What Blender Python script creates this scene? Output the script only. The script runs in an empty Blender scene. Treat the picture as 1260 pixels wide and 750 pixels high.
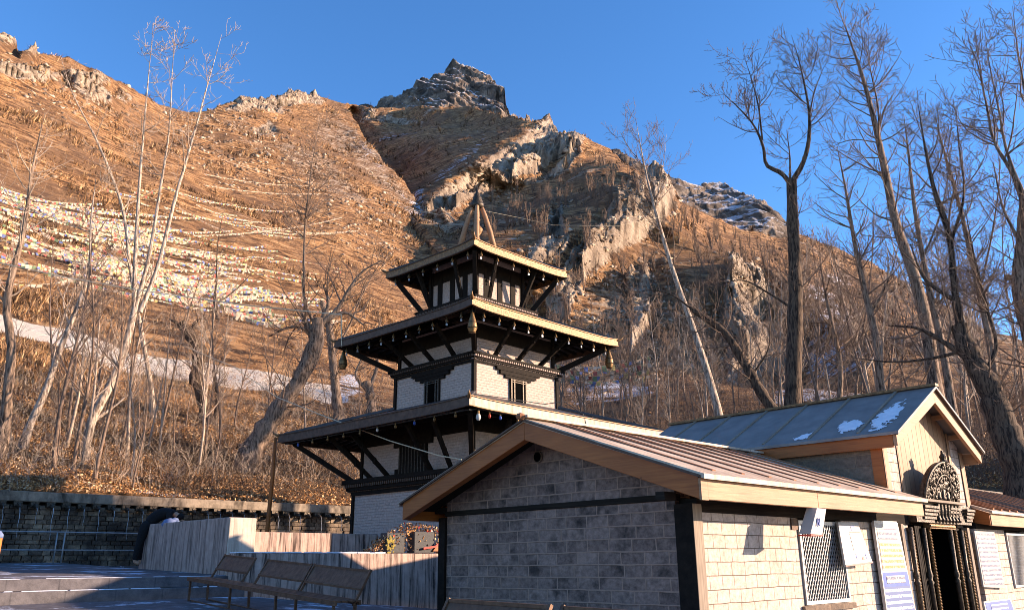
import bpy, math, random
import numpy as np
from mathutils import Vector

# ------------------------------------------------------------------ camera, sky, sun
scn = bpy.context.scene
FPX, TH, RO = 1014.3, math.radians(17.4), math.radians(-0.512)
cam_d = bpy.data.cameras.new("camera"); cam = bpy.data.objects.new("camera", cam_d)
scn.collection.objects.link(cam); scn.camera = cam
cam_d.sensor_width = 36; cam_d.lens = 36 * FPX / 1260; cam_d.clip_start = .05; cam_d.clip_end = 6000
cam.location = (0, 0, 1.6); cam.rotation_mode = 'XYZ'
from mathutils import Matrix
cam.matrix_world = Matrix.Translation((0, 0, 1.6)) @ Matrix.Rotation(math.pi / 2 + TH, 4, 'X') @ Matrix.Rotation(RO, 4, 'Z')
SUN_AZ, SUN_EL = 88.0, 14.0
w = bpy.data.worlds.new("World"); scn.world = w; w.use_nodes = True
nt = w.node_tree; sky = nt.nodes.new("ShaderNodeTexSky"); sky.sky_type = 'NISHITA'; sky.sun_disc = False
sky.sun_elevation = math.radians(SUN_EL); sky.sun_rotation = math.radians(SUN_AZ)
sky.altitude = 3700; sky.air_density = 1.3; sky.dust_density = 2.6; sky.ozone_density = 3.0
bg = nt.nodes["Background"]; bg.inputs[1].default_value = 0.11
hs = nt.nodes.new('ShaderNodeHueSaturation'); hs.inputs['Saturation'].default_value = 1.17; hs.inputs['Value'].default_value = 1.12; hs.inputs['Hue'].default_value = .50
nt.links.new(sky.outputs[0], hs.inputs['Color']); tn = nt.nodes.new('ShaderNodeMix'); tn.data_type = 'RGBA'; tn.blend_type = 'MULTIPLY'; tn.inputs[0].default_value = 1; tn.inputs[7].default_value = (1.03, .975, 1.05, 1)
nt.links.new(hs.outputs[0], tn.inputs[6]); nt.links.new(tn.outputs[2], bg.inputs[0])
sd = bpy.data.lights.new("sun", 'SUN'); so = bpy.data.objects.new("sun", sd); scn.collection.objects.link(so)
sd.energy = 5.0; sd.angle = math.radians(.5); sd.color = (1.0, .745, .55)
_a, _e = math.radians(SUN_AZ), math.radians(SUN_EL)
so.rotation_euler = Vector((math.sin(_a) * math.cos(_e), math.cos(_a) * math.cos(_e), math.sin(_e))).to_track_quat('Z', 'Y').to_euler()
scn.view_settings.view_transform = 'Standard'; scn.view_settings.look = 'None'
scn.cycles.filter_width = 0.9
scn.view_settings.exposure = 1.5; scn.view_settings.gamma = 1
scn.cycles.max_bounces = 6; scn.cycles.diffuse_bounces = 3

rng = np.random.default_rng(7); random.seed(7)
COL = scn.collection
CAMP = np.array([0, 0, 1.6])

# ------------------------------------------------------------------ directions and frames
def rays(px, py):
    px = np.asarray(px, float); py = np.asarray(py, float)
    a, b = px - 630, py - 375; c, s = math.cos(RO), math.sin(RO)
    X = (c * a + s * b) / FPX; Y = -(-s * a + c * b) / FPX
    return np.stack([X, math.cos(TH) - Y * math.sin(TH), math.sin(TH) + Y * math.cos(TH)], -1)
def at(px, py, r):
    d = rays(px, py); h = np.hypot(d[..., 0], d[..., 1])
    return CAMP + d * (np.asarray(r, float) / h)[..., None]
def D(a): a = math.radians(a); return np.array([math.sin(a), math.cos(a), 0.])
HU = 46.4; U = D(HU); V = D(HU - 90)
C0 = at(856, 690, 6.5); C0[2] = 0
ROT = math.radians(90 - HU)
def S(u, v, z=0): return C0 + U * u + V * v + np.array([0, 0, z])
PC = 16.5 * D(-2.57); PROT = math.radians(90 - 43.99)
def ground_z(u, v): return .92 + .047 * np.minimum(v, 7) - .085 * np.clip(u + .3, 0, 9)

# ------------------------------------------------------------------ object helpers
def tag(o, label=None, cat=None, group=None, kind=None):
    if label: o['label'] = label
    if cat: o['category'] = cat
    if group: o['group'] = group
    if kind: o['kind'] = kind
    return o
def thing(name, loc, rot, label, cat, group=None):
    o = bpy.data.objects.new(name, None); COL.objects.link(o)
    o.location = loc; o.rotation_euler = (0, 0, rot); o.empty_display_size = .1
    return tag(o, label, cat, group)
def link_mesh(name, me, parent=None, loc=None, rot=0):
    o = bpy.data.objects.new(name, me); COL.objects.link(o)
    if parent is not None: o.parent = parent
    if loc is not None: o.location = loc; o.rotation_euler = (0, 0, rot)
    return o
def copy_tree(o, parent=None):
    c = o.copy(); COL.objects.link(c)
    if parent is not None: c.parent = parent
    for ch in list(o.children): copy_tree(ch, c)
    return c
class MB:
    def __init__(s): s.v = []; s.f = []; s.m = []; s.mi = 0
    def add(s, vs, fs):
        n = len(s.v); s.v += [tuple(map(float, p)) for p in vs]; s.f += [tuple(i + n for i in f) for f in fs]; s.m += [s.mi] * len(fs); return s
    def box(s, x0, x1, y0, y1, z0, z1):
        return s.add([(x0,y0,z0),(x1,y0,z0),(x1,y1,z0),(x0,y1,z0),(x0,y0,z1),(x1,y0,z1),(x1,y1,z1),(x0,y1,z1)],
                     [(0,3,2,1),(4,5,6,7),(0,1,5,4),(1,2,6,5),(2,3,7,6),(3,0,4,7)])
    def hexa(s, b, t):
        return s.add(list(b) + list(t), [(0,3,2,1),(4,5,6,7),(0,1,5,4),(1,2,6,5),(2,3,7,6),(3,0,4,7)])
    def prism_x(s, poly, x0, x1):      # poly in (y,z)
        n = len(poly); vs = [(x0, y, z) for y, z in poly] + [(x1, y, z) for y, z in poly]
        return s.add(vs, [tuple(range(n)), tuple(range(2*n-1, n-1, -1))] + [(i, i+n, (i+1) % n + n, (i+1) % n) for i in range(n)])
    def prism_y(s, poly, y0, y1):      # poly in (x,z)
        n = len(poly); vs = [(x, y0, z) for x, z in poly] + [(x, y1, z) for x, z in poly]
        return s.add(vs, [tuple(range(n-1, -1, -1)), tuple(range(n, 2*n))] + [(i, (i+1) % n, (i+1) % n + n, i+n) for i in range(n)])
    def beam(s, p, q, w, h, up=(0, 0, 1)):
        p, q, up = np.array(p, float), np.array(q, float), np.array(up, float)
        d = q - p; d /= np.linalg.norm(d); a = np.cross(up, d); na = np.linalg.norm(a)
        if na < 1e-3: a = np.cross((1, 0, 0), d); na = np.linalg.norm(a)
        a = a / na * w / 2; b = np.cross(d, a); b = b / np.linalg.norm(b) * h / 2
        return s.hexa([p-a-b, p+a-b, p+a+b, p-a+b], [q-a-b, q+a-b, q+a+b, q-a+b])
    def tube(s, pts, r, n=8):
        pts = np.array(pts, float); K = len(pts); r = np.broadcast_to(np.asarray(r, float), (K,))
        t = np.gradient(pts, axis=0); t /= np.linalg.norm(t, axis=1, keepdims=True) + 1e-9
        ref = np.array([0, 0, 1.]) if abs(t[:, 2]).max() < .9 else np.array([.31, .95, .05])
        a = np.cross(t, ref); a /= np.linalg.norm(a, axis=1, keepdims=True) + 1e-9; b = np.cross(t, a)
        vs = []
        for i in range(K):
            for k in range(n):
                an = 2*math.pi*k/n; vs.append(pts[i] + r[i]*(math.cos(an)*a[i] + math.sin(an)*b[i]))
        fs = [(i*n+k, i*n+(k+1) % n, (i+1)*n+(k+1) % n, (i+1)*n+k) for i in range(K-1) for k in range(n)]
        fs += [tuple(range(n-1, -1, -1)), tuple(range((K-1)*n, K*n))]
        return s.add(vs, fs)
    def lathe(s, prof, c=(0, 0, 0), n=12):
        vs = [(c[0]+r*math.cos(2*math.pi*k/n), c[1]+r*math.sin(2*math.pi*k/n), c[2]+z) for r, z in prof for k in range(n)]
        K = len(prof)
        fs = [(i*n+k, i*n+(k+1) % n, (i+1)*n+(k+1) % n, (i+1)*n+k) for i in range(K-1) for k in range(n)]
        fs += [tuple(range(n-1, -1, -1)), tuple(range((K-1)*n, K*n))]
        return s.add(vs, fs)
    def blob(s, c, r, n=6):
        r = np.broadcast_to(np.asarray(r, float), (3,))
        return s.add([(c[0]+r[0]*math.sin(math.pi*i/4)*math.cos(2*math.pi*k/n), c[1]+r[1]*math.sin(math.pi*i/4)*math.sin(2*math.pi*k/n), c[2]-r[2]*math.cos(math.pi*i/4)) for i in range(1, 4) for k in range(n)] + [(c[0], c[1], c[2]-r[2]), (c[0], c[1], c[2]+r[2])],
                     [(i*n+k, i*n+(k+1) % n, (i+1)*n+(k+1) % n, (i+1)*n+k) for i in range(2) for k in range(n)] + [(3*n, (k+1) % n, k) for k in range(n)] + [(3*n+1, 2*n+k, 2*n+(k+1) % n) for k in range(n)])
    def build(s, name, mats, parent=None, loc=None, rot=0, smooth=False, bevel=0):
        if not isinstance(mats, (list, tuple)): mats = [mats]
        me = bpy.data.meshes.new(name); me.from_pydata(s.v, [], s.f); 
        for m in mats: me.materials.append(m)
        me.polygons.foreach_set('material_index', s.m); me.update()
        uvbox(me)
        if smooth: me.polygons.foreach_set('use_smooth', [True]*len(me.polygons))
        o = link_mesh(name, me, parent, loc, rot)
        if bevel:
            b = o.modifiers.new('bevel', 'BEVEL'); b.width = bevel; b.segments = 2; b.limit_method = 'ANGLE'
        return o
def uvbox(me):
    uv = me.uv_layers.new(name='uv'); nl = len(me.loops)
    vi = np.empty(nl, np.int32); me.loops.foreach_get('vertex_index', vi)
    co = np.empty(len(me.vertices)*3, np.float32); me.vertices.foreach_get('co', co); co = co.reshape(-1, 3)
    n = np.empty(len(me.polygons)*3, np.float32); me.polygons.foreach_get('normal', n); n = n.reshape(-1, 3)
    tot = np.empty(len(me.polygons), np.int32); me.polygons.foreach_get('loop_total', tot)
    nn = np.abs(np.repeat(n, tot, axis=0)); P = co[vi]
    top = nn[:, 2] > .75; sx = nn[:, 0] > nn[:, 1]
    u = np.where(top, P[:, 0], np.where(sx, P[:, 1], P[:, 0])); v = np.where(top, P[:, 1], P[:, 2])
    uv.data.foreach_set('uv', np.stack([u, v], 1).astype(np.float32).ravel())
def np_mesh(name, verts, faces, mats, matidx=None, smooth=False):
    me = bpy.data.meshes.new(name); verts = np.asarray(verts, np.float32); faces = np.asarray(faces, np.int32)
    k = faces.shape[1]; me.vertices.add(len(verts)); me.vertices.foreach_set('co', verts.ravel())
    me.loops.add(faces.size); me.loops.foreach_set('vertex_index', faces.ravel())
    me.polygons.add(len(faces)); me.polygons.foreach_set('loop_start', np.arange(0, faces.size, k, dtype=np.int32))
    me.polygons.foreach_set('loop_total', np.full(len(faces), k, np.int32))
    for m in (mats if isinstance(mats, (list, tuple)) else [mats]): me.materials.append(m)
    if matidx is not None: me.polygons.foreach_set('material_index', np.asarray(matidx, np.int32))
    if smooth: me.polygons.foreach_set('use_smooth', np.ones(len(faces), bool))
    me.update(calc_edges=True); return me

# ------------------------------------------------------------------ materials
class NT:
    def __init__(s, name, rough=.8):
        s.mat = bpy.data.materials.new(name); s.mat.use_nodes = True; s.t = s.mat.node_tree; s.n = s.t.nodes
        s.b = s.n['Principled BSDF']; s.b.inputs['Roughness'].default_value = rough
        s.b.inputs['Specular IOR Level'].default_value = .25
    def node(s, typ, ins=None, **kw):
        nd = s.n.new('ShaderNode' + typ)
        for k, v in kw.items(): setattr(nd, k, v)
        for k, v in (ins or {}).items():
            if isinstance(v, bpy.types.NodeSocket): s.t.links.new(v, nd.inputs[k])
            else: nd.inputs[k].default_value = v
        return nd
    def coord(s, kind='Object', scale=(1, 1, 1), rot=(0, 0, 0)):
        tc = s.node('TexCoord'); return s.node('Mapping', {'Vector': tc.outputs[kind], 'Scale': scale, 'Rotation': rot}).outputs[0]
    def noise(s, vec, scale=5, detail=6, rough=.6, dist=0):
        return s.node('TexNoise', {'Vector': vec, 'Scale': scale, 'Detail': detail, 'Roughness': rough, 'Distortion': dist}).outputs['Fac']
    def ramp(s, fac, stops):
        r = s.node('ValToRGB', {'Fac': fac}); e = r.color_ramp.elements
        while len(e) < len(stops): e.new(.5)
        for i, (p, c) in enumerate(stops): e[i].position = p; e[i].color = (*c, 1) if len(c) == 3 else c
        return r.outputs[0]
    def mix(s, f, a, b, mode='MIX'):
        nd = s.node('Mix', data_type='RGBA', blend_type=mode)
        for i, v in ((0, f), (6, a), (7, b)):
            if isinstance(v, bpy.types.NodeSocket): s.t.links.new(v, nd.inputs[i])
            else: nd.inputs[i].default_value = v if i == 0 else (*v, 1)
        return nd.outputs[2]
    def math(s, op, a, b=0.):
        nd = s.node('Math', operation=op)
        for i, v in ((0, a), (1, b)):
            if isinstance(v, bpy.types.NodeSocket): s.t.links.new(v, nd.inputs[i])
            else: nd.inputs[i].default_value = v
        return nd.outputs[0]
    def bump(s, h, strength=.5, dist=.01, prev=None):
        ins = {'Height': h, 'Strength': strength, 'Distance': dist}
        if prev is not None: ins['Normal'] = prev
        return s.node('Bump', ins).outputs[0]
    def out(s, col=None, nrm=None):
        if col is not None:
            if isinstance(col, bpy.types.NodeSocket): s.t.links.new(col, s.b.inputs['Base Color'])
            else: s.b.inputs['Base Color'].default_value = (*col, 1)
        if nrm is not None: s.t.links.new(nrm, s.b.inputs['Normal'])
        return s.mat
def m_plain(name, a, b, scale=8, rough=.8, metal=0, bump=.3, bd=.01, stretch=(1, 1, 1)):
    t = NT(name, rough); c = t.coord('Object', stretch); f = t.noise(c, scale, 8, .65)
    t.b.inputs['Metallic'].default_value = metal
    return t.out(t.ramp(f, [(.3, a), (.7, b)]), t.bump(f, bump, bd))
def m_wood(name, a, b, vertical=False, plank=0, rough=.6, scale=1., knots=True):
    t = NT(name, rough); tc = t.coord('UV', (1, 1, 1))
    c = t.node('Mapping', {'Vector': tc, 'Scale': ((28, 1.3, 1) if vertical else (1.3, 28, 1))}).outputs[0]
    g = t.noise(c, 2.2*scale, 6, .6, .8); g2 = t.noise(tc, 1.7, 3, .5)
    col = t.ramp(g, [(.32, a), (.66, b)]); col = t.mix(.35, col, t.ramp(g2, [(.35, tuple(x*.55 for x in a)), (.7, b)]))
    if knots:
        vo = t.node('TexVoronoi', {'Vector': tc, 'Scale': 4.5}).outputs['Distance']
        col = t.mix(t.ramp(vo, [(.03, (.8,)*3), (.07, (0,)*3)]), col, tuple(x*.35 for x in a))
    n = t.bump(g, .35, .004)
    if plank:
        sx = t.node('SeparateXYZ', {'Vector': tc}).outputs[0 if vertical else 1]
        fr = t.math('FRACT', t.math('DIVIDE', sx, plank)); e = t.ramp(fr, [(.0, (1,)*3), (.04, (0,)*3), (.96, (0,)*3), (1., (1,)*3)])
        fl = t.node('TexWhiteNoise', {'W': t.math('FLOOR', t.math('DIVIDE', sx, plank))}, noise_dimensions='1D').outputs[0]
        col = t.mix(t.math('MULTIPLY', fl, .5), col, tuple(x*.6 for x in a)); col = t.mix(e, col, (.02, .012, .006)); n = t.bump(t.math('SUBTRACT', 1., e), .8, .01, n)
    return t.out(col, n)
def m_blocks(name, a, b, mortar, bw, bh, ms=.006, rough=.9, stain=.4, staincol=(.03, .03, .035)):
    t = NT(name, rough); tc = t.coord('UV'); wob = t.node('TexNoise', {'Vector': tc, 'Scale': 3.0, 'Detail': 3}).outputs['Color']
    wv = t.node('VectorMath', {0: wob, 1: (-.5, -.5, -.5)}, operation='ADD').outputs[0]
    wv = t.node('VectorMath', {0: wv, 'Scale': .022}, operation='SCALE').outputs[0]
    uvw = t.node('VectorMath', {0: tc, 1: wv}, operation='ADD').outputs[0]
    br = t.node('TexBrick', {'Vector': uvw, 'Color1': (0, 0, 0, 1), 'Color2': (1, 1, 1, 1), 'Mortar': (.5, .5, .5, 1), 'Scale': 1., 'Mortar Size': ms, 'Mortar Smooth': .25, 'Bias': 0., 'Brick Width': bw, 'Row Height': bh})
    br.offset = .5; br.squash = 1.15; br.squash_frequency = 3
    f = t.noise(tc, 22, 8, .7); f2 = t.noise(tc, 5, 5, .6); f3 = t.noise(tc, 2.0, 4, .6)
    col = t.mix(br.outputs['Color'], a, b); col = t.mix(.55, col, t.ramp(f, [(.3, tuple(x*.45 for x in a)), (.72, tuple(min(1, x*1.35) for x in b))]))
    col = t.mix(t.ramp(f2, [(.5, (0,)*3), (.68, (stain,)*3)]), col, staincol)
    col = t.mix(t.ramp(f3, [(.55, (0,)*3), (.8, (.5,)*3)]), col, tuple(min(1, x*1.25) for x in mortar))
    mm = t.mix(t.ramp(f, [(.25, (.5,)*3), (.6, (0,)*3)]), mortar, tuple(x*.4 for x in mortar))
    col = t.mix(br.outputs['Fac'], col, mm)
    h = t.math('SUBTRACT', t.math('MULTIPLY', f, .5), br.outputs['Fac'])
    return t.out(col, t.bump(h, .9, .02))
def m_concrete(name, a, b, dark, sx=9, rough=.9, amt=.8):
    t = NT(name, rough); tc = t.coord('UV')
    c = t.node('Mapping', {'Vector': tc, 'Scale': (sx, .55, 1)}).outputs[0]; s1 = t.noise(c, 1.6, 7, .7, .3); s2 = t.noise(tc, 6, 6, .65)
    col = t.ramp(s2, [(.3, a), (.7, b)]); col = t.mix(t.ramp(s1, [(.46, (0,)*3), (.62, (amt,)*3)]), col, dark)
    fr = t.math('FRACT', t.math('MULTIPLY', t.node('SeparateXYZ', {'Vector': tc}).outputs[0], 7.5)); e = t.ramp(fr, [(0, (1,)*3), (.05, (0,)*3)])
    col = t.mix(t.math('MULTIPLY', e, .18), col, dark); h = t.math('SUBTRACT', t.math('MULTIPLY', s2, .6), t.math('MULTIPLY', e, .25))
    return t.out(col, t.bump(h, .6, .012))
def m_bark(name, a, b, lichen=None, sc=1.):
    t = NT(name, .9); c = t.coord('Object', (9*sc, 9*sc, 1.6*sc)); f = t.noise(c, 2.2, 7, .7, .4); f2 = t.noise(t.coord('Object'), 1.1*sc, 4, .6)
    col = t.ramp(f, [(.42, a), (.56, b)])
    if lichen: col = t.mix(t.ramp(f2, [(.45, (0,)*3), (.62, (.4,)*3)]), col, lichen)
    return t.out(col, t.bump(f, .9, .03))

M = {}
M['stone_dark'] = m_blocks('weathered blocks with painted shade', (.075, .048, .040), (.30, .21, .172), (.33, .22, .165), .235, .098, .0075, stain=.85, staincol=(.02, .017, .016))  # weathered gable copy of the blocks, the wall's shade put into its darker colour
M['stone_light'] = m_blocks('pale sunlit blocks', (.42, .34, .275), (.55, .455, .38), (.17, .12, .085), .165, .10, .003, stain=.05)  # side wall copy of the same blocks, sunlight put into the cream
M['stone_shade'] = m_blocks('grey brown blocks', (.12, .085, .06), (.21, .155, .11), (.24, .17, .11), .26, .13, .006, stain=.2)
M['varnish'] = m_wood('varnished board', (.25, .068, .012), (.40, .128, .028), rough=.5)
M['pine'] = m_wood('pale pine board', (.28, .145, .07), (.44, .255, .14), rough=.6)
M['pine_v'] = m_wood('pale vertical planks', (.29, .16, .082), (.44, .27, .155), vertical=True, plank=.13, knots=False)
M['dark_wood'] = m_wood('blackened timber', (.012, .010, .009), (.035, .028, .022), rough=.9, knots=False)
for q_ in ('dark_wood',): M[q_].node_tree.nodes['Principled BSDF'].inputs['Specular IOR Level'].default_value = .05
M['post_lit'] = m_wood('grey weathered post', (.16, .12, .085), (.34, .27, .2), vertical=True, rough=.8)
M['black_wood'] = m_plain('black painted timber', (.008, .0065, .0055), (.022, .016, .012), 14, .7, bump=.4)
M['black_wood'].node_tree.nodes['Principled BSDF'].inputs['Specular IOR Level'].default_value = .06
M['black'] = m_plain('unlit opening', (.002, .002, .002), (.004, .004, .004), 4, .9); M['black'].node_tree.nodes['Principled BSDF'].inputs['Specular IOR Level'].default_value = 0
M['roof_metal'] = m_plain('weathered sheet metal', (.40, .31, .23), (.56, .45, .34), 3, .55, .0, .15, .01, (1, 1, 1))
M['roof_blue'] = m_plain('shaded grey sheet metal', (.15, .13, .12), (.25, .22, .20), 3.5, .6, .0, .15, .01)  # same metal as the hut roof, darkened with the gate roof's shade
t_ = NT('weathered roof sheet', .55); c_ = t_.coord('Object'); f_ = t_.noise(c_, 2.2, 8, .65); g_ = t_.noise(t_.coord('Object', (6, .8, .8)), 3, 6, .7)
M['roof_metal'] = t_.out(t_.mix(t_.ramp(g_, [(.50, (0,)*3), (.66, (.65,)*3)]), t_.ramp(f_, [(.35, (.36, .27, .19)), (.62, (.58, .46, .34))]), (.22, .115, .055)), t_.bump(f_, .4, .02))
M['seam'] = m_plain('rusty seam cap', (.18, .065, .028), (.34, .16, .075), 12, .6)
M['seam_dk'] = m_plain('dark seam', (.05, .04, .035), (.09, .07, .06), 12, .6)
M['snow'] = m_plain('old snow', (.62, .64, .70), (.80, .82, .86), 10, .6, bump=.5, bd=.02)
M['concrete'] = m_concrete('board marked concrete', (.34, .24, .195), (.48, .355, .29), (.085, .058, .045))
M['concrete_b'] = m_concrete('streaked concrete', (.36, .25, .195), (.52, .375, .30), (.035, .023, .018), 10, amt=.95)
M['cream'] = m_concrete('sunlit pale concrete', (.46, .38, .30), (.58, .50, .40), (.17, .125, .09), 5, amt=.5)  # pale tone with sunlight in the colour, for sunlit faces
M['plaster'] = m_blocks('whitewashed brick', (.42, .315, .265), (.48, .37, .315), (.38, .285, .235), .24, .05, .0015, stain=.06, staincol=(.3, .25, .22))
M['gilt'] = m_plain('worn gilded copper', (.07, .038, .018), (.30, .17, .075), 22, .55, .3, .8, .01)
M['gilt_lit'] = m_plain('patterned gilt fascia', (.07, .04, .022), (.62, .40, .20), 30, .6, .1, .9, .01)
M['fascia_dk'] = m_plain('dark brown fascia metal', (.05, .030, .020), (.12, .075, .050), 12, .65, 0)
M['pag_roof'] = m_plain('dark copper roof sheet', (.035, .035, .04), (.08, .08, .09), 5, .5, .3)
M['iron'] = m_plain('rusty iron', (.035, .022, .016), (.10, .06, .04), 20, .6, .5)
M['bench'] = m_plain('brown painted metal', (.07, .035, .02), (.17, .095, .055), 16, .55, .3)
M['galv'] = m_plain('galvanised pipe', (.25, .25, .25), (.42, .42, .42), 10, .4, .3)
M['brass'] = m_plain('old brass', (.07, .04, .018), (.30, .18, .075), 26, .45, .6, .6)
M['bronze'] = m_plain('blackened bronze', (.010, .008, .006), (.115, .09, .065), 34, .45, .5, .8)
M['rope'] = m_plain('pale rope', (.5, .42, .28), (.65, .55, .4), 30, .8)
M['cable'] = m_plain('dark cable', (.03, .03, .03), (.05, .05, .05), 30, .6)
M['white'] = m_plain('white enamel', (.40, .38, .35), (.50, .475, .44), 4, .5)
M['red'] = m_plain('red enamel', (.35, .03, .02), (.5, .05, .03), 6, .5)
M['blue'] = m_plain('blue enamel', (.03, .06, .25), (.06, .12, .40), 6, .5)
M['marble'] = m_plain('white marble plate', (.30, .28, .27), (.40, .38, .36), 4, .4)
M['orange'] = m_plain('orange paint', (.5, .13, .03), (.6, .2, .05), 6, .6)
M['cloth_black'] = m_plain('black cloth', (.005, .005, .006), (.012, .012, .014), 30, .9)
M['skin'] = m_plain('skin', (.35, .2, .13), (.42, .25, .17), 10, .6)
M['denim'] = m_plain('grey blue cloth', (.10, .14, .25), (.18, .22, .35), 20, .9)
M['bark_pale'] = m_bark('pale young bark', (.13, .095, .07), (.50, .40, .31))
M['bark_mid'] = m_bark('grey brown bark', (.04, .026, .018), (.26, .18, .125), (.33, .24, .17))
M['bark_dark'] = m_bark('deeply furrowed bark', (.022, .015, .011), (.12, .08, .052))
M['twig'] = m_plain('twigs', (.07, .045, .034), (.26, .18, .125), 9, .85)
M['twig_pale'] = m_plain('pale twigs', (.15, .11, .08), (.50, .39, .29), 9, .85)
def m_leaf():
    t = NT('dry leaves', .85); g = t.node('NewGeometry').outputs['Random Per Island']
    return t.out(t.ramp(g, [(0, (.09, .038, .015)), (.35, (.34, .155, .05)), (.7, (.55, .30, .12)), (1, (.75, .55, .33))]))
M['leaf'] = m_leaf()
def m_sign(name, rows, ink, paper, head=None, vmin=0., dens=.55):
    # rows of small illegible strokes, as far as the writing can be made out
    t = NT(name, .5); tc = t.coord('UV'); sp = t.node('SeparateXYZ', {'Vector': tc})
    y = t.math('MULTIPLY', sp.outputs[1], rows); fy = t.math('FRACT', y); row = t.math('FLOOR', y)
    band = t.math('MULTIPLY', t.math('GREATER_THAN', fy, .3), t.math('LESS_THAN', fy, .78))
    cx = t.node('CombineXYZ', {0: t.math('MULTIPLY', sp.outputs[0], rows*2.2), 1: t.math('MULTIPLY', row, 7.31), 2: t.math('MULTIPLY', fy, 1.3)}).outputs[0]
    ns = t.node('TexNoise', {'Vector': cx, 'Scale': 2.0, 'Detail': 2}).outputs['Fac']
    f = t.math('MULTIPLY', band, t.math('GREATER_THAN', ns, dens))
    return t.out(t.mix(f, t.mix(t.noise(tc, 3, 4), tuple(x*.8 for x in paper), paper), ink))
M['sign_orange'] = m_sign('orange lettering rows', 19, (.45, .18, .03), (.34, .32, .32), dens=.43)
M['sign_white'] = m_sign('grey lettering rows', 19, (.07, .08, .15), (.40, .375, .345), dens=.44)
M['sign_blue'] = m_sign('white lettering on blue', 18, (.55, .56, .6), (.07, .11, .26), dens=.46)
M['sign_red'] = m_sign('small black print', 36, (.06, .06, .08), (.5, .47, .43), dens=.5)

# rocky hillsides: vertex masks R rock, G snow, B road, A leaf litter
def m_hill(name, sc, strata=False):
    t = NT(name, .95); tc = t.coord('Object'); at_ = t.node('Attribute', attribute_name='mask')
    sp = t.node('SeparateColor', {'Color': at_.outputs['Color']}); R, G, B = sp.outputs[0], sp.outputs[1], sp.outputs[2]; A = at_.outputs['Alpha']
    st = t.node('Mapping', {'Vector': tc, 'Scale': (.5, .5, 2.2)}).outputs[0]
    f = t.noise(st, .6*sc, 9, .72, .3); f2 = t.noise(tc, .05*sc, 6, .62); f3 = t.noise(tc, 3.0*sc, 5, .7)
    g = t.ramp(f, [(.40, (.045, .023, .012)), (.475, (.25, .12, .048)), (.545, (.52, .285, .12)), (.66, (.70, .46, .25))])
    g = t.mix(t.ramp(f2, [(.38, (.7,)*3), (.56, (0,)*3)]), g, (.20, .115, .065))
    g = t.mix(t.ramp(f3, [(.62, (0,)*3), (.72, (.7,)*3)]), g, (.58, .46, .34))
    # rock
    rc = t.noise(t.node('Mapping', {'Vector': tc, 'Scale': (1, 1, 1), 'Rotation': (.5, .4, 0)}).outputs[0], .35*sc, 9, .7, .6)
    if strata:
        sv = t.node('CombineXYZ', {0: t.math('MULTIPLY', t.node('VectorMath', {0: tc, 1: (.978, -.152, -.114)}, operation='DOT_PRODUCT').outputs['Value'], 1.5), 1: t.math('MULTIPLY', t.node('VectorMath', {0: tc, 1: (.19, .78, .59)}, operation='DOT_PRODUCT').outputs['Value'], .07), 2: t.math('MULTIPLY', t.node('VectorMath', {0: tc, 1: (0, -.6, .79)}, operation='DOT_PRODUCT').outputs['Value'], .2)}).outputs[0]; sr = t.noise(sv, .22, 7, .62, .4); rc = t.math('ADD', t.math('MULTIPLY', rc, .4), t.math('MULTIPLY', sr, .62))
    rc = t.math('ADD', t.math('MULTIPLY', t.math('SUBTRACT', rc, .5), 1.35), .5)
    rock = t.ramp(rc, [(.34, (.09, .068, .05)), (.45, (.34, .255, .18)), (.58, (.58, .46, .34)), (.75, (.68, .57, .45))])
    rm = t.ramp(t.math('ADD', R, t.math('MULTIPLY', t.math('SUBTRACT', f, .5), 1.6)), [(.42, (0,)*3), (.58, (1,)*3)])
    col = t.mix(rm, g, rock)
    lit = t.mix(f3, (.05, .024, .012), (.34, .19, .085))
    col = t.mix(t.ramp(t.math('ADD', A, t.math('MULTIPLY', t.math('SUBTRACT', f, .5), .8)), [(.4, (0,)*3), (.6, (1,)*3)]), col, lit)
    road = t.mix(f3, (.72, .64, .54), (.90, .83, .72)); col = t.mix(t.ramp(t.math('ADD', B, t.math('MULTIPLY', t.math('SUBTRACT', f3, .5), .6)), [(.42, (0,)*3), (.55, (1,)*3)]), col, road)
    sn = t.ramp(t.math('ADD', G, t.math('MULTIPLY', t.math('SUBTRACT', f, .5), 2.0)), [(.5, (0,)*3), (.6, (1,)*3)])
    col = t.mix(sn, col, (.74, .77, .84))
    h = t.math('ADD', t.math('MULTIPLY', f, 1.), t.math('MULTIPLY', rc, t.math('MULTIPLY', R, 1.5)))
    n = t.bump(h, 1., 1.8/sc); n = t.bump(f3, .6, .25/sc, n)
    return t.out(col, n)
M['hill'] = m_hill('dry grass hillside', 1.0); M['hill2'] = m_hill('dry mountain slope', .55, True); 
def m_peak():
    t = NT('dark rock with snow', .95); tc = t.coord('Object'); f = t.noise(tc, .05, 10, .72, .5); g = t.noise(tc, .02, 8, .7)
    nz = t.node('SeparateXYZ', {'Vector': t.node('NewGeometry').outputs['Normal']}).outputs[2]
    col = t.ramp(f, [(.38, (.045, .036, .03)), (.52, (.17, .13, .10)), (.66, (.42, .33, .25))])
    s = t.ramp(t.math('ADD', t.math('MULTIPLY', nz, .55), t.math('MULTIPLY', g, .75)), [(.76, (0,)*3), (.84, (.8,)*3)])
    return t.out(t.mix(s, col, (.6, .62, .68)), t.bump(f, 1., 8.))
M['peak'] = m_peak()
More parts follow.
